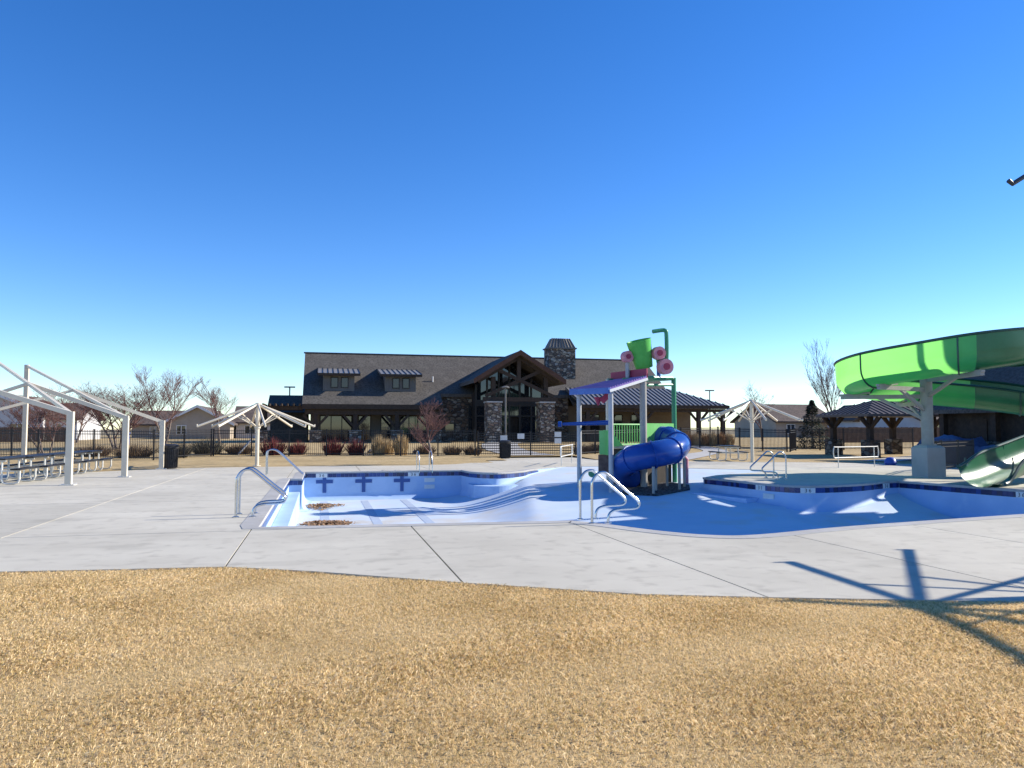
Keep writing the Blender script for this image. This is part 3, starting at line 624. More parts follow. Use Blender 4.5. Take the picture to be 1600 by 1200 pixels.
umbrella('cream umbrella frame without fabric at the lawn edge by the slide', 11.45, 6.1, 3.25, 2.85, rz=.41)

# ---------------- shade frame at the left
sh = thing('shade_structure_frame', 'large cream steel shade frame of low posts and rising beams over picnic tables', 'shade frame', (-7, 25, 0))
Pp = [Vector((-8.7,20.4,2.1)), Vector((-7.06,24.68,2.06)), Vector((-6.41,28.3,2.0)), Vector((-6.24,33.54,1.9))]
for p in Pp:
    b = B(); b.box(p.x-.085,p.x+.085,p.y-.085,p.y+.085,.0,p.z+.06); po = mesh('post', b, 'cream', sh)
    b = B(); b.box(p.x-.18,p.x+.18,p.y-.18,p.y+.18,.002,.03); mesh('base_plate', b, 'galv', po)
def steel(a, c, w_=.13, h=.15, nm='beam'):
    b = B(); b.bar(a, c, w_, h); mesh(nm, b, 'cream', sh)
talls = [Vector((-13.2,31.4,4.5)), Vector((-12.9,34.9,4.45)), Vector((-12.84,38.5,4.43))]
for i in range(3):
    lo, nx_ = Pp[i], Pp[i+1]; tl = talls[i]; a = lo+(tl-lo)*.46
    steel(lo+Vector((0,0,.0)), tl, .09, .10); steel(nx_, a, .11, .13, 'beam')
    far = Vector((2*a.x-nx_.x, 2*a.y-nx_.y, 2.1)); steel(a, far, .09, .10)
    for p in (tl, far):
        b = B(); b.box(p.x-.085,p.x+.085,p.y-.085,p.y+.085,0,p.z+.05); mesh('post', b, 'cream', sh)

# ---------------- picnic tables
def picnic():
    t = thing('picnic_table', '', 'picnic table', (0,0,0), 'black picnic tables under the shade frame')
    b = B()
    for k in range(6): y = -.36+k*.145; b.box(-.86,.86,y-.065,y+.065,.72,.76)
    mesh('top', b, 'blackplas', t, world=False)
    for s in (-1,1):
        b = B()
        for k in range(2): y = s*(.62+k*.14); b.box(-.86,.86,y-.06,y+.06,.42,.46)
        mesh('bench', b, 'blackplas', t, world=False)
    for sx in (-.7,.7):
        b = B()
        for s in (-1,1):
            P = [(sx,s*.3,.71),(sx,s*.3,.15),(sx,s*.34,.05),(sx,s*.44,.03),(sx,s*.62,.03),(sx,s*.72,.06),(sx,s*.76,.15),(sx,s*.76,.42)]
            b.tube(P, .03, 8)
        b.bar((sx,-.4,.69),(sx,.4,.69),.05,.05); b.bar((sx,-.78,.40),(sx,.78,.40),.045,.045); mesh('leg_frame', b, 'galv', t, world=False)
    return t
pt = picnic(); first = True
spots = [(-9.3,25.95,1.6,'black picnic table, the one closest to the bare lawn end of the row'),(-9.15,27.75,1.6,'black picnic table, second of the row under the shade frame'),(-9.1,29.55,1.58,'black picnic table in the middle of the row under the shade frame'),(-9.0,31.35,1.6,'black picnic table, next to last of the row towards the iron fence'),(-8.9,33.1,1.6,'black picnic table at the iron fence end of the row')]
for x, y, rz, lb in spots:
    if first: pt.location = (x,y,0); pt.rotation_euler = (0,0,rz); pt['label'] = lb; first = False
    else: dup(pt, (x,y,0), rz, lb)
o = dup(pt, (20.2,35.6,.0), radians(-104), 'lone picnic table on the grass beside the umbrella frame'); o.location.z = gz(20.2,35.6); o['group'] = 'picnic tables'

# ---------------- litter bins
def bin_(label, x, y):
    t = thing('litter_bin', label, 'litter bin', (x,y,0), 'black litter bins'); z = gz(x,y) if not indeck(x,y) else 0; t.location.z = z
    b = B(); b.lathe([(.26,0),(.28,.05),(.30,.8),(.33,.83),(.33,.9),(.29,.9),(.27,.6)], n=28); bd = mesh('body', b, 'blackplas', t, world=False)
    b = B()
    for k in range(28): a = 2*pi*k/28; b.bar((.288*cos(a),.288*sin(a),.06),(.308*cos(a),.308*sin(a),.79),.03,.03)
    mesh('slat', b, 'blackplas', bd, world=False)
    b = B(); b.lathe([(.34,.9),(.34,.95),(.2,1.0),(.15,1.0)], n=28, cap=False); mesh('lid', b, 'blackplas', t, world=False)
bin_('black slatted litter bin next to the last low shade frame post', -6.0, 33.9); bin_('black slatted litter bin at the entry gate', 9.8, 41.2)

# ---------------- rails
RP = [(0,0,0),(0,0,.62),(.02,0,.74),(.09,0,.84),(.19,0,.875),(.30,0,.83),(.62,0,.56),(.82,0,.40),(.865,0,.33),(.84,0,.27),(.75,0,.245),(.5,0,.235),(.36,0,.20),(.30,0,.12),(.29,0,0)]
def grab(label, x, y, flip=1, dy=.55, rz=0, scale=1.):
    t = thing('grab_rail', label, 'handrail', (x,y,0), 'steel pool grab rails', rz)
    for k in range(2):
        b = B(); pts = spline([(flip*p[0]*scale, k*dy, p[2]*scale) for p in RP], 4); b.tube(pts, .024, 10); b.lathe([(.06,.004),(.06,.02),(.03,.03)], (0,k*dy,0), 14); b.lathe([(.06,.004),(.06,.02),(.03,.03)], (flip*.29*scale,k*dy,0), 14)
        mesh('rail', b, 'steel', t, smooth=True, world=False)
grab('pair of bent steel grab rails at the left side of the pool', -1.5, 14.95)
grab('pair of bent steel grab rails at the near pool edge before the play structure', 4.5, 12.5, 1, .62)
grab('pair of bent steel grab rails on the concrete point under the umbrella frame', 14.6, 22.1, -1, .7)
t = thing('stair_rail', 'pair of sloping steel stair rails at the far left pool corner', 'handrail', (-1.87,28.4,0), 'steel pool grab rails')
for k in range(2):
    b = B(); pts = spline([(-1.87,28.4+.6*k,0),(-1.87,28.4+.6*k,.72),(-1.8,28.4+.6*k,.86),(-1.62,28.4+.6*k,.88),(-1.4,28.4+.6*k,.74),(-.75,28.4+.6*k,.12),(-.55,28.4+.6*k,-.06)], 5); b.tube(pts, .024, 10); mesh('rail', b, 'steel', t, smooth=True)
t = thing('ladder_rail', 'pair of small steel ladder hoops at the back pool wall', 'handrail', (3.95,30.2,0), 'steel pool grab rails')
for k in (-.25,.25):
    b = B(); x = 3.95+k; pts = spline([(x,30.75,0),(x,30.75,.55),(x,30.65,.7),(x,30.4,.74),(x,30.1,.66),(x,29.93,.4),(x,29.86,-.1)], 4); b.tube(pts, .016, 8); mesh('rail', b, 'steel', t, smooth=True)
def loop_rail(label, a, c):
    t = thing('ramp_rail', label, 'handrail', (*a,0), 'steel ramp rails'); a = Vector((*a,0)); c = Vector((*c,0)); d = (c-a).normalized()
    b = B(); z1 = Vector((0,0,.86)); z2 = Vector((0,0,.42)); e = d*.28
    b.tube(spline([a+z2, a-e*.8+z2*1.02, a-e+(z1+z2)/2, a-e*.8+z1, a+z1, c+z1, c+e*.8+z1, c+e+(z1+z2)/2, c+e*.8+z2, c+z2, a+z2], 5), .022, 8); mesh('rail_loop', b, 'galv', t, smooth=True)
    for p in (a, c): b = B(); b.tube([p, p+z1], .02, 8); mesh('post', b, 'galv', t)
loop_rail('steel loop rail at the shallow entry beside the play structure', (10.1,31.9), (11.6,35.0)); loop_rail('steel loop rail on the deck before the pavilion', (20.9,27.9), (23.05,28.4))

# ---------------- water play structure (local axes turned to face the camera's bearing of 13.9 degrees)
pl = thing('water_play_structure', 'colourful water play structure with tipping bucket and blue tube slide', 'play structure', (*cs(4.4,26.6), -.5))
def W(xc, yc, z): x, y = cs(xc, yc); return Vector((x, y, z))
FZ = -.75
for nm, xc, yc, zt, r, mt in [('A',2.35,26.9,2.95,.085,'palegrey'),('B',3.29,25.6,2.9,.085,'palegrey'),('C',3.45,27.7,3.4,.07,'cream'),('D',4.51,26.4,3.4,.12,'taupe'),('E',5.82,27.6,3.45,.085,'teal'),('F',5.0,28.9,1.9,.07,'palegrey')]:
    b = B(); b.tube([W(xc,yc,FZ), W(xc,yc,zt)], r, 14); mesh('pole', b, mt, pl, smooth=True)
# canopy
cA, cB, cC, cD = W(2.05,26.95,2.93), W(3.22,25.35,2.9), W(3.6,27.95,3.32), W(4.65,26.35,3.36)
b = B(); b.prism([cA,cB,cD,cC], (0,0,.06)); cn = mesh('canopy', b, 'purple', pl)
b = B(); b.bar(cA+Vector((0,0,-.02)), cB+Vector((0,0,-.02)), .1, .2); mesh('canopy_edge', b, 'bluepanel', cn)
b = B(); b.bar(cB+Vector((0,0,-.03)), cD+Vector((0,0,-.03)), .07, .09); mesh('canopy_beam', b, 'trim', cn)
for k in range(16): b = B() if k == 0 else b; p = cB.lerp(cD, (k+.5)/16); q = cA.lerp(cC, (k+.5)/16); b.bar(p+Vector((0,0,.075)), q+Vector((0,0,.075)), .05, .035)
mesh('canopy_rib', b, 'purple', cn)
b = B(); b.bar(cC.lerp(cD,.02)+Vector((0,0,.18)), cD+Vector((0,0,.18)), .06, .32); mesh('splash_panel', b, 'crimson', pl)
b = B(); b.bar(W(3.35,26.2,2.84), W(3.05,26.2,2.55), .2, .2); b.lathe([(.02,0),(.16,.28)], W(2.95,26.3,2.42), 12); mesh('funnel', b, 'crimson', pl)
# bucket
bk = B(); bk.lathe([(.30,-.5),(.44,.5),(.405,.5),(.27,-.46)], n=28, cap=False); bk.lathe([(.001,-.49),(.30,-.5)], n=28, cap=False)
o = mesh('bucket', bk, 'bucket', pl, smooth=True, world=False); p = W(4.57,27,4.25)-OFF[pl.name]; o.location = p; o.rotation_euler = (radians(6), radians(-15), 0)
for xc, zb, zt in [(4.07,3.35,4.15),(5.17,3.35,4.25)]:
    b = B(); b.tube([W(xc,27,zb), W(xc,27,zt)], .07, 10); mesh('bucket_post', b, 'bluepanel' if xc > 5 else 'palegrey', pl)
for xc, z, r, yc in [(4.03,4.15,.2,26.9),(5.12,4.27,.23,26.85),(5.32,3.78,.27,26.7)]:
    b = B(); b.tube([W(xc-.02,yc+.12,z), W(xc+.05,yc-.12,z)], r, 22); wh = mesh('wheel', b, 'pink', pl); b = B(); b.tube([W(xc+.045,yc-.11,z), W(xc+.06,yc-.16,z)], r*.45, 14); mesh('hub', b, 'crimson', wh)
b = B(); b.tube([W(4.1,27,4.2), W(5.15,27,4.25)], .045, 8); mesh('bucket_axle', b, 'palegrey', pl)
b = B(); b.tube(spline([W(5.1,27,4.0),W(5.4,27,4.05),W(5.46,27,4.2),W(5.46,27,4.95),W(5.42,27,5.08),W(5.3,27,5.1),W(4.96,26.9,5.04)], 5), .075, 10); mesh('filler_pipe', b, 'teal', pl, smooth=True)
b = B(); b.tube([W(4.51,26.4,3.38), W(5.7,27.5,3.45), W(5.8,27.58,3.4)], .07, 8); b.tube([W(4.51,26.4,3.12), W(5.82,27.6,3.2)], .05, 8); b.tube([W(3.45,27.7,3.38), W(5.0,28.5,3.42), W(5.82,27.6,3.42)], .06, 8); b.bar(W(3.9,27,3.36), W(5.4,27,3.36), .3, .1); mesh('top_frame', b, 'teal', pl)
# platform, panels, railing
b = B(); b.prism([W(3.45,27.6,.92),W(4.5,26.5,.92),W(5.8,27.6,.92),W(5.0,28.8,.92)], (0,0,.1)); mesh('platform', b, 'taupe', pl)
b = B(); b.prism([W(3.5,27.55,-.6),W(4.5,26.55,-.6),W(5.7,27.6,-.6),W(5.0,28.7,-.6)], (0,0,1.5)); mesh('lower_housing', b, 'darkpanel', pl)
b = B(); b.bar(W(4.62,26.55,1.42), W(5.76,27.5,1.42), .06, .78); mesh('slide_panel', b, 'lime', pl)
b = B(); b.bar(W(3.18,26.7,1.15), W(3.3,26.3,1.15), .05, .85); b.bar(W(3.0,26.45,1.15), W(3.42,26.45,1.15), .05, .82); mesh('side_panel', b, 'lime', pl)
b = B(); b.bar(W(2.98,26.6,.42), W(3.42,26.6,.42), .1, .62); mesh('drum_panel', b, 'rust', pl)
b = B(); b.tube([W(2.95,26.5,.1), W(2.75,26.4,.1)], .03, 8); b.tube([W(2.76,26.5,.1), W(2.74,26.35,.1)], .14, 12); mesh('valve_wheel', b, 'teal', pl)
b = B(); a0, a1 = W(3.5,27.75,0), W(4.95,28.75,0)
for k in range(15): p = a0.lerp(a1, k/14); b.tube([p+Vector((0,0,1.0)), p+Vector((0,0,1.78))], .016, 6)
for z in (1.05, 1.78): b.tube([a0+Vector((0,0,z)), a1+Vector((0,0,z))], .028, 8)
a2 = W(4.45,26.5,0)
mesh('railing', b, 'lime', pl)
b = B(); b.prism([W(3.5,27.3,1.0),W(3.5,27.3,1.55),W(3.95,27.2,1.0)], tuple(W(0,.08,0))); mesh('climb_panel', b, 'lime', pl)
b = B(); b.tube([W(1.75,26.6,1.78), W(3.3,26.3,1.83)], [.05,.085], 12); b.tube([W(1.72,26.6,1.78), W(1.6,26.62,1.78)], .1, 10); mesh('water_cannon', b, 'bluetube', pl)
# tube slide
TS = spline([W(5.0,27.3,1.32),W(5.45,26.9,1.25),W(5.62,26.2,1.08),W(5.25,25.45,.90),W(4.6,25.15,.78),W(3.95,25.4,.62),W(3.75,26.1,.32),W(4.1,26.7,-.08)], 7)
b = B(); b.tube(TS, .43, 22, cap=False); mesh('tube_slide', b, 'bluetube', pl, smooth=True)
b = B()
for i in (7, 14, 21, 28, 35):
    p = TS[i]; t = (TS[i+1]-TS[i-1]).normalized(); b.tube([p-t*.03, p+t*.03], .465, 22)
mesh('slide_flange', b, 'bluetube', pl)
for xc, yc, zt in [(4.55,24.85,.4),(4.75,25.5,.35),(5.55,25.6,.5),(5.85,26.2,.65),(5.3,26.4,.6)]:
    b = B(); b.tube([W(xc,yc,FZ), W(xc,yc,zt)], .05, 8); mesh('slide_support', b, 'taupe', pl)
def fl(xc, yc): x, y = cs(xc, yc); return -depth(x, y)
b = B(); ring = [(3.55,25.0),(4.6,24.5),(5.9,25.6),(6.1,26.6),(5.4,27.6),(3.9,26.8)]; b.prism([W(x,y,fl(x,y)+.012) for x, y in ring], (0,0,.03)); mesh('safety_mat', b, 'mat', pl)
b = B(); b.tube([W(6.15,27.2,fl(6.15,27.2)), W(6.15,27.2,.55), W(6.0,27.1,.7)], .07, 10); mesh('spray_post', b, 'pink', pl)

# ---------------- water slide
ws = thing('water_slide', 'big green fibreglass water slide winding round a grey steel column', 'water slide', (19.95,21.95,0))
PATH = [(25.8,19.2,5.72),(27.6,20.8,5.3),(28.1,22.8,4.8),(26.6,24.3,4.25),(24.3,22.6,3.9),(22.5,20.6,3.75),(21.0,19.3,3.6),(19.6,19.15,3.42),(18.5,20.2,3.2),(17.85,21.8,3.0),(18.25,23.4,2.82),(19.6,24.35,2.7),(21.4,24.1,2.55),(23.2,22.9,2.3),(24.8,21.4,1.9),(25.7,20.2,1.5),(24.7,19.5,1.15),(22.5,19.2,.78),(20.3,18.55,.36),(18.7,17.98,.08),(17.75,17.65,.0)]
SP = spline(PATH, 8); m = len(SP); b = B(); K = 17; rimL, rimR = [], []
for i, p in enumerate(SP):
    t = SP[min(i+1,m-1)]-SP[max(i-1,0)]; t.z = 0; t.normalize(); s = Vector((t.y,-t.x,0))       # s points right of travel
    u = i/(m-1); hl = 1.1 if u < .66 else 1.1-.35*smoothstep(.66,.82,u); hr = .8
    if u > .93: hl = .75-.62*smoothstep(.93,.995,u); hr = .8-.25*smoothstep(.93,1,u)
    sec = []
    R_ = .6
    for k in range(K):
        a = -pi/2+pi*k/(K-1); x = R_*sin(a); z = R_-R_*cos(a); sec.append([x, z])
    sec = [[-R_-.02, hl]]+[q for q in sec if (q[0] > 0 or q[1] < hl)]+[[R_+.02, hr]]
    while len(sec) < K+2: sec.insert(1, list(sec[0]))
    vs = [p+s*q[0]+Vector((0,0,q[1])) for q in sec]; b.v += [tuple(v) for v in vs]; rimL.append(vs[0]); rimR.append(vs[-1])
KK = K+2; b.f = [(i*KK+k, i*KK+k+1, (i+1)*KK+k+1, (i+1)*KK+k) for i in range(m-1) for k in range(KK-1)]
FV, FF = b.v, b.f
def sect(i0, i1, mt):
    bb = B(); bb.v = FV[i0*KK:(i1+1)*KK]; bb.f = [(i*KK+k, i*KK+k+1, (i+1)*KK+k+1, (i+1)*KK+k) for i in range(i1-i0) for k in range(KK-1)]; return mesh('flume', bb, mt, ws, smooth=True)
sect(0, 58, 'flumedark_shade'); fl_ = sect(58, 103, 'flume'); sect(103, m-1, 'flumedark_shade')  # right-hand sections carry the tower's shade in their colour; exit itself is dark
b = B(); b.tube(rimL, .045, 8); b.tube(rimR, .045, 8); mesh('flume_rim', b, 'rim', fl_, smooth=True)
for i in range(12, m-4, 12):
    p = SP[i]; t = SP[i+1]-SP[i-1]; t.z = 0; t.normalize(); s = Vector((t.y,-t.x,0)); b = B(); pts = []
    hl = 1.06 if i/(m-1) < .62 else .8
    pts = [p+s*-.63+Vector((0,0,hl))]+[p+s*.63*sin(a)+Vector((0,0,.6-.63*cos(a))) for a in [-pi/2+pi*k/12 for k in range(13)]]+[p+s*.63+Vector((0,0,.76))]
    b.tube(pts, .03, 6); mesh('joint_flange', b, 'rim', fl_)
cx, cy = 19.95, 21.95
b = B(); b.box(cx-.36,cx+.36,cy-.36,cy+.36,0,.98); b.add([(cx-.36,cy-.36,.98),(cx+.36,cy-.36,.98),(cx+.36,cy+.36,.98),(cx-.36,cy+.36,.98),(cx-.27,cy-.27,1.06),(cx+.27,cy-.27,1.06),(cx+.27,cy+.27,1.06),(cx-.27,cy+.27,1.06)],[(0,1,5,4),(1,2,6,5),(2,3,7,6),(3,0,4,7),(4,5,6,7)]); mesh('pedestal', b, 'path', ws)
b = B(); b.tube([(cx,cy,1.06),(cx,cy,3.42)], .19, 20); b.lathe([(.27,1.06),(.27,1.1)], (cx,cy,0), 16); mesh('column', b, 'taupe', ws, smooth=True)
def arm(i, z, zd):
    p = SP[i]; b = B(); e = Vector((p.x,p.y,p.z-.04)); c0 = Vector((cx,cy,e.z-.06)); d = (e-c0); d.z = 0; d.normalize()
    b.bar(c0+d*.15, e+d*.45+Vector((0,0,-.04)), .12, .14); b.bar(Vector((cx,cy,e.z-zd))+d*.16, c0.lerp(e,.72), .1, .1); b.bar(e-d*.5+Vector((0,0,.1)), e+d*.5+Vector((0,0,.02)), .1, .07); mesh('support_arm', b, 'taupe', ws)
for i, zd in [(58,.6),(70,.75),(80,.8),(94,.7)]: arm(i, 0, zd)
# outer supports off to the right
for x, y, z in [(25.2,22.6,4.05),(25.7,20.2,1.45),(22.5,19.2,.72)]:
    b = B(); b.tube([(x,y,0),(x,y,z)], .12, 12); mesh('support_post', b, 'taupe', ws)
# start tower beyond the frame
tw = thing('slide_tower', 'roofed steel start tower of the water slide right of its upper flume', 'tower', (25.6,17.2,0))
for dx_, dy_ in ((-1.6,-1.9),(1.6,-1.9),(1.6,1.9),(-1.6,1.9)):
    b = B(); b.box(25.6+dx_-.1,25.6+dx_+.1,17.5+dy_*.75-.1,17.5+dy_*.75+.1,0,8.0); mesh('post', b, 'taupe', tw)
b = B(); b.box(23.9,27.3,15.9,19.2,5.5,5.68); mesh('platform', b, 'taupe', tw)
b = B(); b.box(23.92,27.28,15.92,15.98,5.68,6.8); b.box(27.22,27.28,16.0,19.1,5.68,6.8); b.box(23.92,23.98,16.0,19.1,5.68,6.8); mesh('guard_panel', b, 'flumedark_shade', tw)
b = B(); b.add([(23.4,15.6,7.9),(27.8,15.6,7.9),(27.8,19.5,7.9),(23.4,19.5,7.9),(25.6,17.55,9.2)],[(0,1,4),(1,2,4),(2,3,4),(3,0,4),(3,2,1,0)]); mesh('tower_roof', b, 'brownroof', tw)
for k in range(22):
    b = B(); b.box(28.0+k*.27,28.3+k*.27,16.2,17.4,5.4-k*.245,5.44-k*.245); mesh('stair_tread', b, 'galv', tw)
b = B(); b.bar((27.4,16.15,5.55),(33.9,16.15,-.1),.06,.25); b.bar((27.4,17.45,5.55),(33.9,17.45,-.1),.06,.25); mesh('stair_stringer', b, 'taupe', tw)
# hooked arm of the light mast at the right
lm = thing('light_mast', 'dark steel light mast beside the slide with a hooked arm end', 'light mast', (24.4,20.0,0))
b = B(); b.tube([(24.4,20.0,0),(24.4,20.0,10.4)], .09, 12); mesh('pole', b, 'skirt', lm)
b = B(); b.tube([(24.4,20.0,10.75),(22.26,20.0,9.88),(21.78,20.0,9.6),(21.62,20.0,9.7)], .075, 8); mesh('hooked_arm', b, 'skirt', lm)

# ---------------- pavilion and bath house
pv = thing('pavilion', 'open timber pavilion with brown hipped metal roof and stone footed posts', 'pavilion', (31.4,40,0))
b = B(); e0, e1, f0, f1 = 29.2, 34.9, 36.4, 41.0; rz0, rz1 = 2.45, 3.3
tp = [(e0,f0,rz0),(e1,f0,rz0),(e1,f1,rz0),(e0,f1,rz0),(31.4,38.7,rz1),(32.7,38.7,rz1)]
b.add(tp, [(0,1,5,4),(1,2,5),(2,3,4,5),(3,0,4)]); b.add([(p[0],p[1],p[2]-.14) for p in tp[:4]], [(3,2,1,0)]); b.add(tp[:4]+[(p[0],p[1],p[2]-.14) for p in tp[:4]], [(0,1,5,4),(1,2,6,5),(2,3,7,6),(3,0,4,7)]); pr = mesh('roof', b, 'brownroof', pv)
for k in range(15):
    b = B(); x = e0+.2+k*.38; yt = f0+2.3*min(1,(x-e0)/2.2,(e1-x)/2.2); zt = rz0+(rz1-rz0)*(yt-f0)/2.3; b.bar((x,f0,rz0+.02),(x,yt,zt+.02),.04,.05); mesh('roof_seam', b, 'seam', pr)
for k in range(11):
    b = B(); y = f0+.2+k*.4; xt = e0+2.2*min(1,(y-f0)/2.3,(f1-y)/2.3); zt = rz0+(rz1-rz0)*(xt-e0)/2.2; b.bar((e0,y,rz0+.02),(xt,y,zt+.02),.04,.05); mesh('roof_seam', b, 'seam', pr)
for x, y in [(29.9,37.1),(34.1,37.1),(29.9,40.3),(34.1,40.3)]:
    b = B(); z = gz(x,y); b.box(x-.13,x+.13,y-.13,y+.13,1.0,2.35); po = mesh('post', b, 'timber', pv); b = B()
    for s in (-1,1): b.bar((x,y,1.6),(x+s*.7,y,2.32),.13,.15); b.bar((x,y,1.6),(x,y+s*.7,2.32),.13,.15)
    mesh('brace', b, 'timber', po); b = B(); b.box(x-.36,x+.36,y-.36,y+.36,-.05,1.0); mesh('stone_base', b, 'stonew', pv)
bh = thing('bath_house', 'dark walled bath house with tall shaded roof behind the slide', 'building', (36,34,0))
b = B(); b.box(32.2,46,23.5,34.5,-.05,2.75); mesh('wall', b, 'darkpanel', bh)
b = B(); b.prism([(31.3,23,2.6),(40,23,8.25),(48,23,2.6),(48,23,2.4),(40,23,8.0),(31.3,23,2.4)], (0,12,0)); mesh('roof', b, 'shingle', bh)
for y in (24.2,27.4,30.6,33.8):
    b = B(); b.box(31.6,31.9,y-.15,y+.15,1.0,2.45); mesh('post', b, 'timber', bh); b = B(); b.box(31.35,32.1,y-.4,y+.4,-.05,1.0); mesh('stone_base', b, 'stonew', bh)
for y in (26,32): 
    b = B(); b.box(32.15,32.196,y-.5,y+.5,0,2.1); mesh('door', b, 'timber', bh)
def tarp(label, x, y, sx, sy, h):
    b = B(); nx_, ny_ = 14, 12
    for j in range(ny_):
        for i in range(nx_):
            u, v = i/(nx_-1)*2-1, j/(ny_-1)*2-1; e = max(abs(u),abs(v)); z = h*(1-smoothstep(.72,1.0,e))*(1+.15*sin(3*u+2)*cos(4*v))
            b.v.append((x+u*sx*(1+.04*random.random()), y+v*sy*(1+.04*random.random()), max(.01,z+random.gauss(0,.015)*(z>.05))))
    b.f = [(j*nx_+i,j*nx_+i+1,(j+1)*nx_+i+1,(j+1)*nx_+i) for j in range(ny_-1) for i in range(nx_-1)]
    tag(mesh('tarpaulin_pile', b, 'tarp', None, smooth=True), label, 'tarpaulin', 'covered furniture stacks')
tarp('low blue tarpaulin covered stack by the bath house posts', 29.3, 27.5, 1.6, 1.1, .85); tarp('higher blue tarpaulin covered stack against the bath house', 30.0, 31.5, 1.1, 1.6, 1.15)
for k, (x, y) in enumerate([(24.7,29.4),(26.2,28.6)]):
    b = B(); b.lathe([(.0,0),(.2,.0),(.26,.1),(.22,.26),(.12,.34),(.0,.36)], (x,y,.002), 18, cap=False); tag(mesh('drum', b, 'white' if k else 'bluebin', None, smooth=True), ['small blue rounded drum on the deck', 'small white rounded drum on the deck'][k], 'drum')
fence('iron_fence', 'low black iron fence behind the slide pedestal', [(20.9,22.9),(23.5,25.2),(27.2,27.4)], 2.0, 1.1)
b = B(); b.box(17.7,18.5,15.1,15.9,.0,1.25); b.box(17.6,18.6,15.0,16.0,1.25,1.32); tag(mesh('pump_cabinet', b, 'palegrey'), 'grey metal cabinet at the pool edge beside the slide exit', 'cabinet')

# ---------------- lamps
def street_lamp(label, x, y, h):
    t = thing('street_lamp', label, 'street lamp', (x,y,gz(x,y)), 'tall street lamps'); b = B(); b.tube([(0,0,0),(0,0,h)], [.09,.06], 8); mesh('pole', b, 'skirt', t, world=False)
    b = B(); b.box(-.5,.5,-.12,.12,h-.02,h+.1); mesh('lamp_head', b, 'skirt', t, world=False)
street_lamp('distant street lamp rising beside the clubhouse pergola', -3, 76, 5.0); street_lamp('distant street lamp beyond the striped metal roof', 41, 76, 5.2)
t = thing('path_lamp', 'slim grey lamp post in front of the clubhouse entrance', 'lamp post', (10.4,43.6,gz(10.4,43.6)))
b = B(); b.tube([(0,0,0),(0,0,3.9)], .05, 10); mesh('pole', b, 'siding', t, world=False); b = B(); b.lathe([(.22,3.88),(.24,3.94),(.1,4.0)], n=14); mesh('lamp_head', b, 'siding', t, world=False)

# ---------------- vegetation
def tree(name, label, x, y, h, spread, stems=1, seed=0, trunk_r=.07, levels=4, group='bare winter trees', up=.55, first=.3):
    R = random.Random(seed); t = thing(name, label, 'tree', (x,y,gz(x,y)-.03), group); bt, bc = B(), B()
    def grow(b, p, d, L, r, lv):
        pts = [p]; rr = [r]; q = p.copy(); k = 3 if lv < levels else 2
        for i in range(k):
            d = (d+Vector((R.gauss(0,.12),R.gauss(0,.12),R.gauss(.04,.07)))).normalized(); q = q+d*L/k; pts.append(q.copy()); rr.append(max(.004, r*(1-.55*(i+1)/k)))
        b.tube(pts, rr, 6 if lv < 2 else 3, cap=False)
        if lv >= levels: return
        nb = R.randint(4,5) if lv else R.randint(6,8)
        for i in range(nb):
            f_ = R.uniform(first if lv == 0 else .25, 1.0); j = min(k-1, int(f_*k)); s0 = pts[j].lerp(pts[j+1], f_*k-j) if j < k else pts[-1]
            a = R.uniform(0,2*pi); side = Vector((cos(a),sin(a),0)); nd = (d*up+side*spread*R.uniform(.6,1.1)+Vector((0,0,.25))).normalized()
            grow(bc, s0, nd, L*R.uniform(.45,.68), max(.005, r*(1-.5*f_)*.55), lv+1)
        grow(bc, pts[-1], d, L*.55, rr[-1], lv+1)
    for s in range(stems):
        a = 2*pi*s/max(1,stems)+R.random(); d = Vector((cos(a)*.35*(stems>1),sin(a)*.35*(stems>1),1)).normalized(); grow(bt, Vector((.05*cos(a)*stems,.05*sin(a)*stems,0)), d, h*(.5 if stems == 1 else .52), trunk_r, 0)
    mesh('trunk', bt, 'bark', t, smooth=True, world=False); mesh('crown', bc, 'twig', t, world=False)
tree('bare_tree', 'small bare ornamental tree on the grass before the clubhouse', 4.92, 35.3, 3.1, .75, 1, 3, .07)
tree('bare_tree', 'small bare tree behind the iron fence beside the grey house', -14.6, 47, 3.6, .9, 3, 5, .06)
tree('bare_tree', 'wide reddish bare tree with many stems behind the shade frame', -12.2, 52, 4.3, 1.0, 4, 8, .09)
tree('bare_tree', 'taller bare tree next to the wide reddish one', -9.8, 53, 5.0, .7, 2, 13, .09)
tree('bare_tree', 'round crowned bare tree left of the clubhouse pergola', -7.3, 60, 5.2, .85, 1, 21, .1)
tree('bare_tree', 'bare spreading tree right of the right umbrella frame', 38.6, 62, 5.6, .9, 1, 34, .11)
tree('bare_tree', 'tall slender bare tree beside the pavilion', 37.0, 50, 8.2, .5, 1, 55, .1, up=.9)
tree('bare_tree', 'low bare tree in the far gap by the brown roofed houses', -18.5, 66, 4.6, .9, 2, 77, .1)
def spruce(x, y, h, r):
    t = thing('spruce_tree', 'dark green spruce behind the pavilion', 'tree', (x,y,gz(x,y)-.03)); b = B(); b.tube([(0,0,0),(0,0,h)], [.12,.02], 8); mesh('trunk', b, 'bark', t, world=False); b = B(); R = random.Random(4)
    for k in range(5200):
        z = h*(.06+.94*R.random()**1.25); rad = r*(1-z/h)**.8*(.45+.55*R.random())*(.8+.2*sin(z*9)); a = R.random()*2*pi; p = Vector((rad*cos(a),rad*sin(a),z-.18*rad)); o_ = Vector((cos(a),sin(a),-.25))*R.uniform(.10,.22); s = Vector((-sin(a),cos(a),R.gauss(0,.3)))*R.uniform(.03,.06)
        b.add([p-s,p+s,p+o_], [(0,1,2)])
    mesh('crown', b, 'needle', t, world=False)
spruce(34.6, 49, 3.5, 1.7)
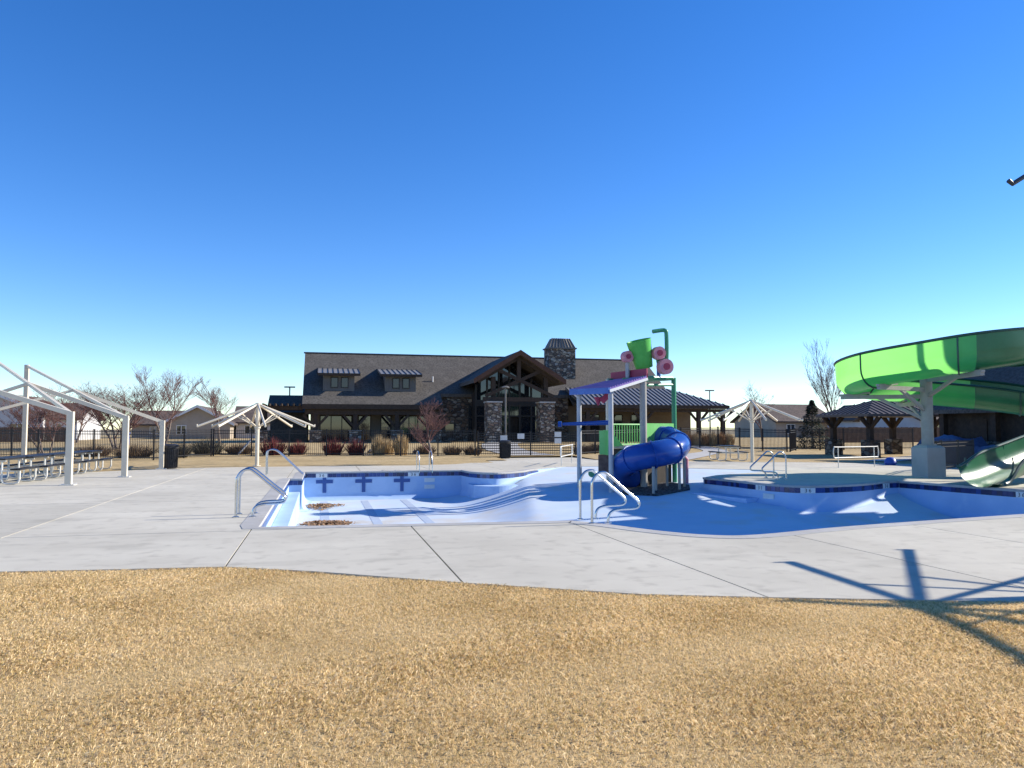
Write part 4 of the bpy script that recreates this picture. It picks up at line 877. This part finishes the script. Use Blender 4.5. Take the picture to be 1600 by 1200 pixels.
def shrub(name, label, x, y, w_, h, mat, num=260, up=1.0, group='low shrubs along the fence', thick=.012):
    b = B(); R = random.Random(int(x*31+y*17)); z0 = gz(x,y)-.02
    for k in range(num):
        a = R.random()*2*pi; q = sqrt(R.random()); bx_, by_ = q*w_*.35*cos(a), q*w_*.35*sin(a); L = h*R.uniform(.55,1.05)*(1-.35*q)
        tx, ty = bx_+cos(a)*q*w_*.35*R.uniform(.3,1.3)/up+R.gauss(0,.05), by_+sin(a)*q*w_*.35*R.uniform(.3,1.3)/up+R.gauss(0,.05); tt = R.uniform(.6,1.5)*thick; c_ = R.random()*pi
        s = Vector((cos(c_),sin(c_),0))*tt; m_ = Vector((x+(bx_+tx)*.5+R.gauss(0,.04), y+(by_+ty)*.5+R.gauss(0,.04), z0+L*.55)); e = Vector((x+tx+R.gauss(0,.06), y+ty+R.gauss(0,.06), z0+L)); p0 = Vector((x+bx_,y+by_,z0))
        b.add([p0-s,p0+s,m_+s,m_-s,e], [(0,1,2,3),(3,2,4)])
    return tag(mesh(name, b, mat), label, 'shrub', group)
for i, (x, y, w_, h) in enumerate([(-2.66,46.0,1.5,1.25),(-1.35,46.2,1.1,1.0),(.65,45.6,1.2,1.2),(1.95,45.4,1.1,1.15)]):
    shrub('red_shrub', ['broad red twigged shrub near the left umbrella post','small red twigged shrub beside the broad one','red twigged shrub in front of the first porch post','red twigged shrub in front of the porch windows'][i], x, y, w_, h, 'redshrub', 420)
for i, (x, y, h) in enumerate([(3.2,44.9,1.5),(4.45,44.6,1.55),(3.8,45.8,1.2)]):
    shrub('straw_grass', ['upright straw coloured grass clump left of the bare tree','upright straw coloured grass clump behind the bare tree','lower straw grass clump set back from the pair'][i], x, y, .95, h, 'straw', 620, 2.2, 'tall dry ornamental grasses', .01)
for i in range(9):
    x = 24.4+i*.62; shrub('straw_grass', 'tall rusty straw grass clump in the row right of the play structure', x, 52.4-.1*i, .9, 1.35-.05*(i % 3), 'strawlow' if i % 2 else 'straw', 520, 2.0, 'row of tall straw grasses', .011)
for i, (x, y, w_, h, mt) in enumerate([(-7.5,44.0,1.6,1.0,'juniper'),(-6.3,46.8,1.8,1.2,'juniper'),(-9.6,44.2,2.0,.9,'brownshrub'),(-4.6,47.2,1.6,.8,'brownshrub'),(-12.0,46.2,1.8,.8,'brownshrub')]):
    shrub('dry_shrub', ['grey green shrub behind the left litter bin','tall grey green shrub left of the umbrella frame','brown dry shrub behind the third shade post','low brown shrub between umbrella post and fence','brown dry shrub behind the picnic tables'][i], x, y, w_, h, mt, 700)
for i, (x, y) in enumerate([(7.4,44.4),(8.6,44.2),(15.4,44.6),(16.4,45.4),(17.6,46.6),(6.0,45.6)]):
    shrub('dry_shrub', ['brown dry shrub just left of the entry gate','dark dry shrub at the left gate post','brown dry shrub just right of the entry gate','brown dry shrub behind the blue water cannon','brown dry shrub behind the play platform','small dry shrub behind the bare tree'][i], x, y, 1.1, .75, 'brownshrub', 420)
def rocks(pts):
    for i, (x, y, s) in enumerate(pts):
        b = B(); bmr = bmesh.new(); bmesh.ops.create_icosphere(bmr, subdivisions=2, radius=1)
        R = random.Random(i)
        for v in bmr.verts: v.co *= 1+R.gauss(0,.12)
        b.v = [(x+v.co.x*s, y+v.co.y*s*.8, gz(x,y)+v.co.z*s*.55+s*.15) for v in bmr.verts]; b.f = [tuple(v.index for v in f.verts) for f in bmr.faces]; bmr.free()
        tag(mesh('boulder', b, 'stone'), ['rounded boulder behind the bare tree','boulder left of the gate among dry shrubs','small boulder at the left gate post','boulder beside the straw grass clumps','large boulder right of the gate','boulder behind the play platform','low boulder between bare tree and gate'][i], 'boulder', 'landscape boulders')
rocks([(5.6,46.5,.3),(7.9,47,.35),(9.0,46.2,.25),(3.0,47.5,.3),(16.5,47.5,.4),(18.4,48.4,.35),(6.6,48.2,.28)])
t = thing('slanted_bench', 'pale slanted board leaning among the shrubs left of the umbrella frame', 'board', (-4.4,46.3,0)); b = B(); b.bar((-4.6,46.3,gz(-4.6,46.3)),(-3.9,46.5,gz(-4,46.5)+.85),.35,.06); mesh('board', b, 'path', t)

# ---------------- houses beyond
def house(label, x0, x1, y0, y1, zb, ze, zr, wall, ridge='x', wins=(), trim=True, group='houses beyond the grounds'):
    t = thing('house', label, 'house', ((x0+x1)/2,(y0+y1)/2,zb), group); b = B(); b.box(x0,x1,y0,y1,zb-.3,ze); mesh('wall', b, wall, t)
    o_ = .45; T_ = .18; b = B(); k = 1
    if ridge == 'x':
        ym = (y0+y1)/2; b.prism([(x0-o_,y0-o_,ze-.12),(x0-o_,ym,zr),(x0-o_,y1+o_,ze-.12),(x0-o_,y1+o_,ze-.12-T_),(x0-o_,ym,zr-T_),(x0-o_,y0-o_,ze-.12-T_)], (x1-x0+2*o_,0,0))
        g = B(); g.prism([(x0+.01,y0,ze),(x0+.01,ym,zr-.25),(x0+.01,y1,ze)], (x1-x0-.02,0,0)); mesh('gable', g, wall, t)
    else:
        xm = (x0+x1)/2; b.prism([(x0-o_,y0-o_,ze-.12),(xm,y0-o_,zr),(x1+o_,y0-o_,ze-.12),(x1+o_,y0-o_,ze-.12-T_),(xm,y0-o_,zr-T_),(x0-o_,y0-o_,ze-.12-T_)], (0,y1-y0+2*o_,0))
        g = B(); g.prism([(x0,y0+.01,ze),(xm,y0+.01,zr-.25),(x1,y0+.01,ze)], (0,y1-y0-.02,0)); mesh('gable', g, wall, t)
        if trim:
            g = B(); yy = y0-o_-.05
            for s in (x0-o_, x1+o_): g.prism([(s,yy,ze-.1),(xm,yy,zr+.02),(xm,yy,zr-.25),(s,yy,ze-.37)], (0,.045,0))
            mesh('barge_board', g, 'trim', t)
    mesh('roof', b, 'houseroof', t)
    for (wx0, wx1, wz0, wz1) in wins:
        f = window(wx0, wx1, wz0, wz1, y0, 1 if wx1-wx0 > .8 else 0, 0, 'glass', 'trim', t)
house('pale grey house with white trimmed front gable beyond the left fence', -33.0,-25.2,80,90,.4,3.2,4.95,'housegrey','y',[(-31.5,-30.2,1.2,2.3),(-28.0,-26.6,1.25,2.15)])
house('pale wing of the grey house with brown roof', -25.0,-22.6,81,89,.4,2.75,4.2,'housegrey','x',[(-24.4,-23.9,1.5,2.15)])
house('low brown roofed house behind the wide bare tree', -22,-13,100,108,.3,2.3,3.9,'housetan','x',[(-20,-18.8,1,1.9)])
house('brown roofed house behind the round crowned bare tree', -16.2,-9.6,88,97,.3,2.3,4.15,'housetan','y',[(-15.0,-14.0,1,2.0)])
house('long brown roofed house left of the clubhouse', -9.4,-2,92,100,.3,2.5,4.3,'housegrey','x',[(-8.5,-7.3,1,2.0)])
house('tan house with dark gable roof beyond the right umbrella frame', 55.5,64,86,96,.3,2.7,4.9,'housetan','x',[(57,58.2,1,2.2)])
house('white gabled house beside the tall slender tree', 61.5,67,78,84,.2,2.8,4.6,'housegrey','y',[(63,64.2,1,2.2)])
house('pale house seen through the pavilion', 52,60,58,66,.2,2.6,4.2,'housegrey','x',[(53,54.2,1,2.1),(57,58.2,1,2.1)])
b = B()
for k in range(160): x = -44+k*.15; b.box(x, x+.135, 71+random.uniform(-.01,.01), 71.03, .3, 1.75+random.uniform(-.02,.02))
b.box(-44,-20,71.035,71.09,.6,.7); b.box(-44,-20,71.035,71.09,1.4,1.5); tag(mesh('board_fence', b, 'wood'), 'weathered brown board fence in front of the grey house', 'fence')
b = B()
for k in range(90): x = 40+k*.15; b.box(x, x+.135, 55+random.uniform(-.01,.01), 55.03, .2, 1.75+random.uniform(-.02,.02))
tag(mesh('board_fence', b, 'wood'), 'weathered brown board fence behind the pavilion', 'fence')
b = B(); b.box(-13.2,-12.75,57,57.4,.4,1.3); b.box(-13.25,-12.7,56.95,57.45,1.3,1.36); tag(mesh('wheelie_bin', b, 'bluebin'), 'small blue bin on the far lawn behind the shade posts', 'bin')
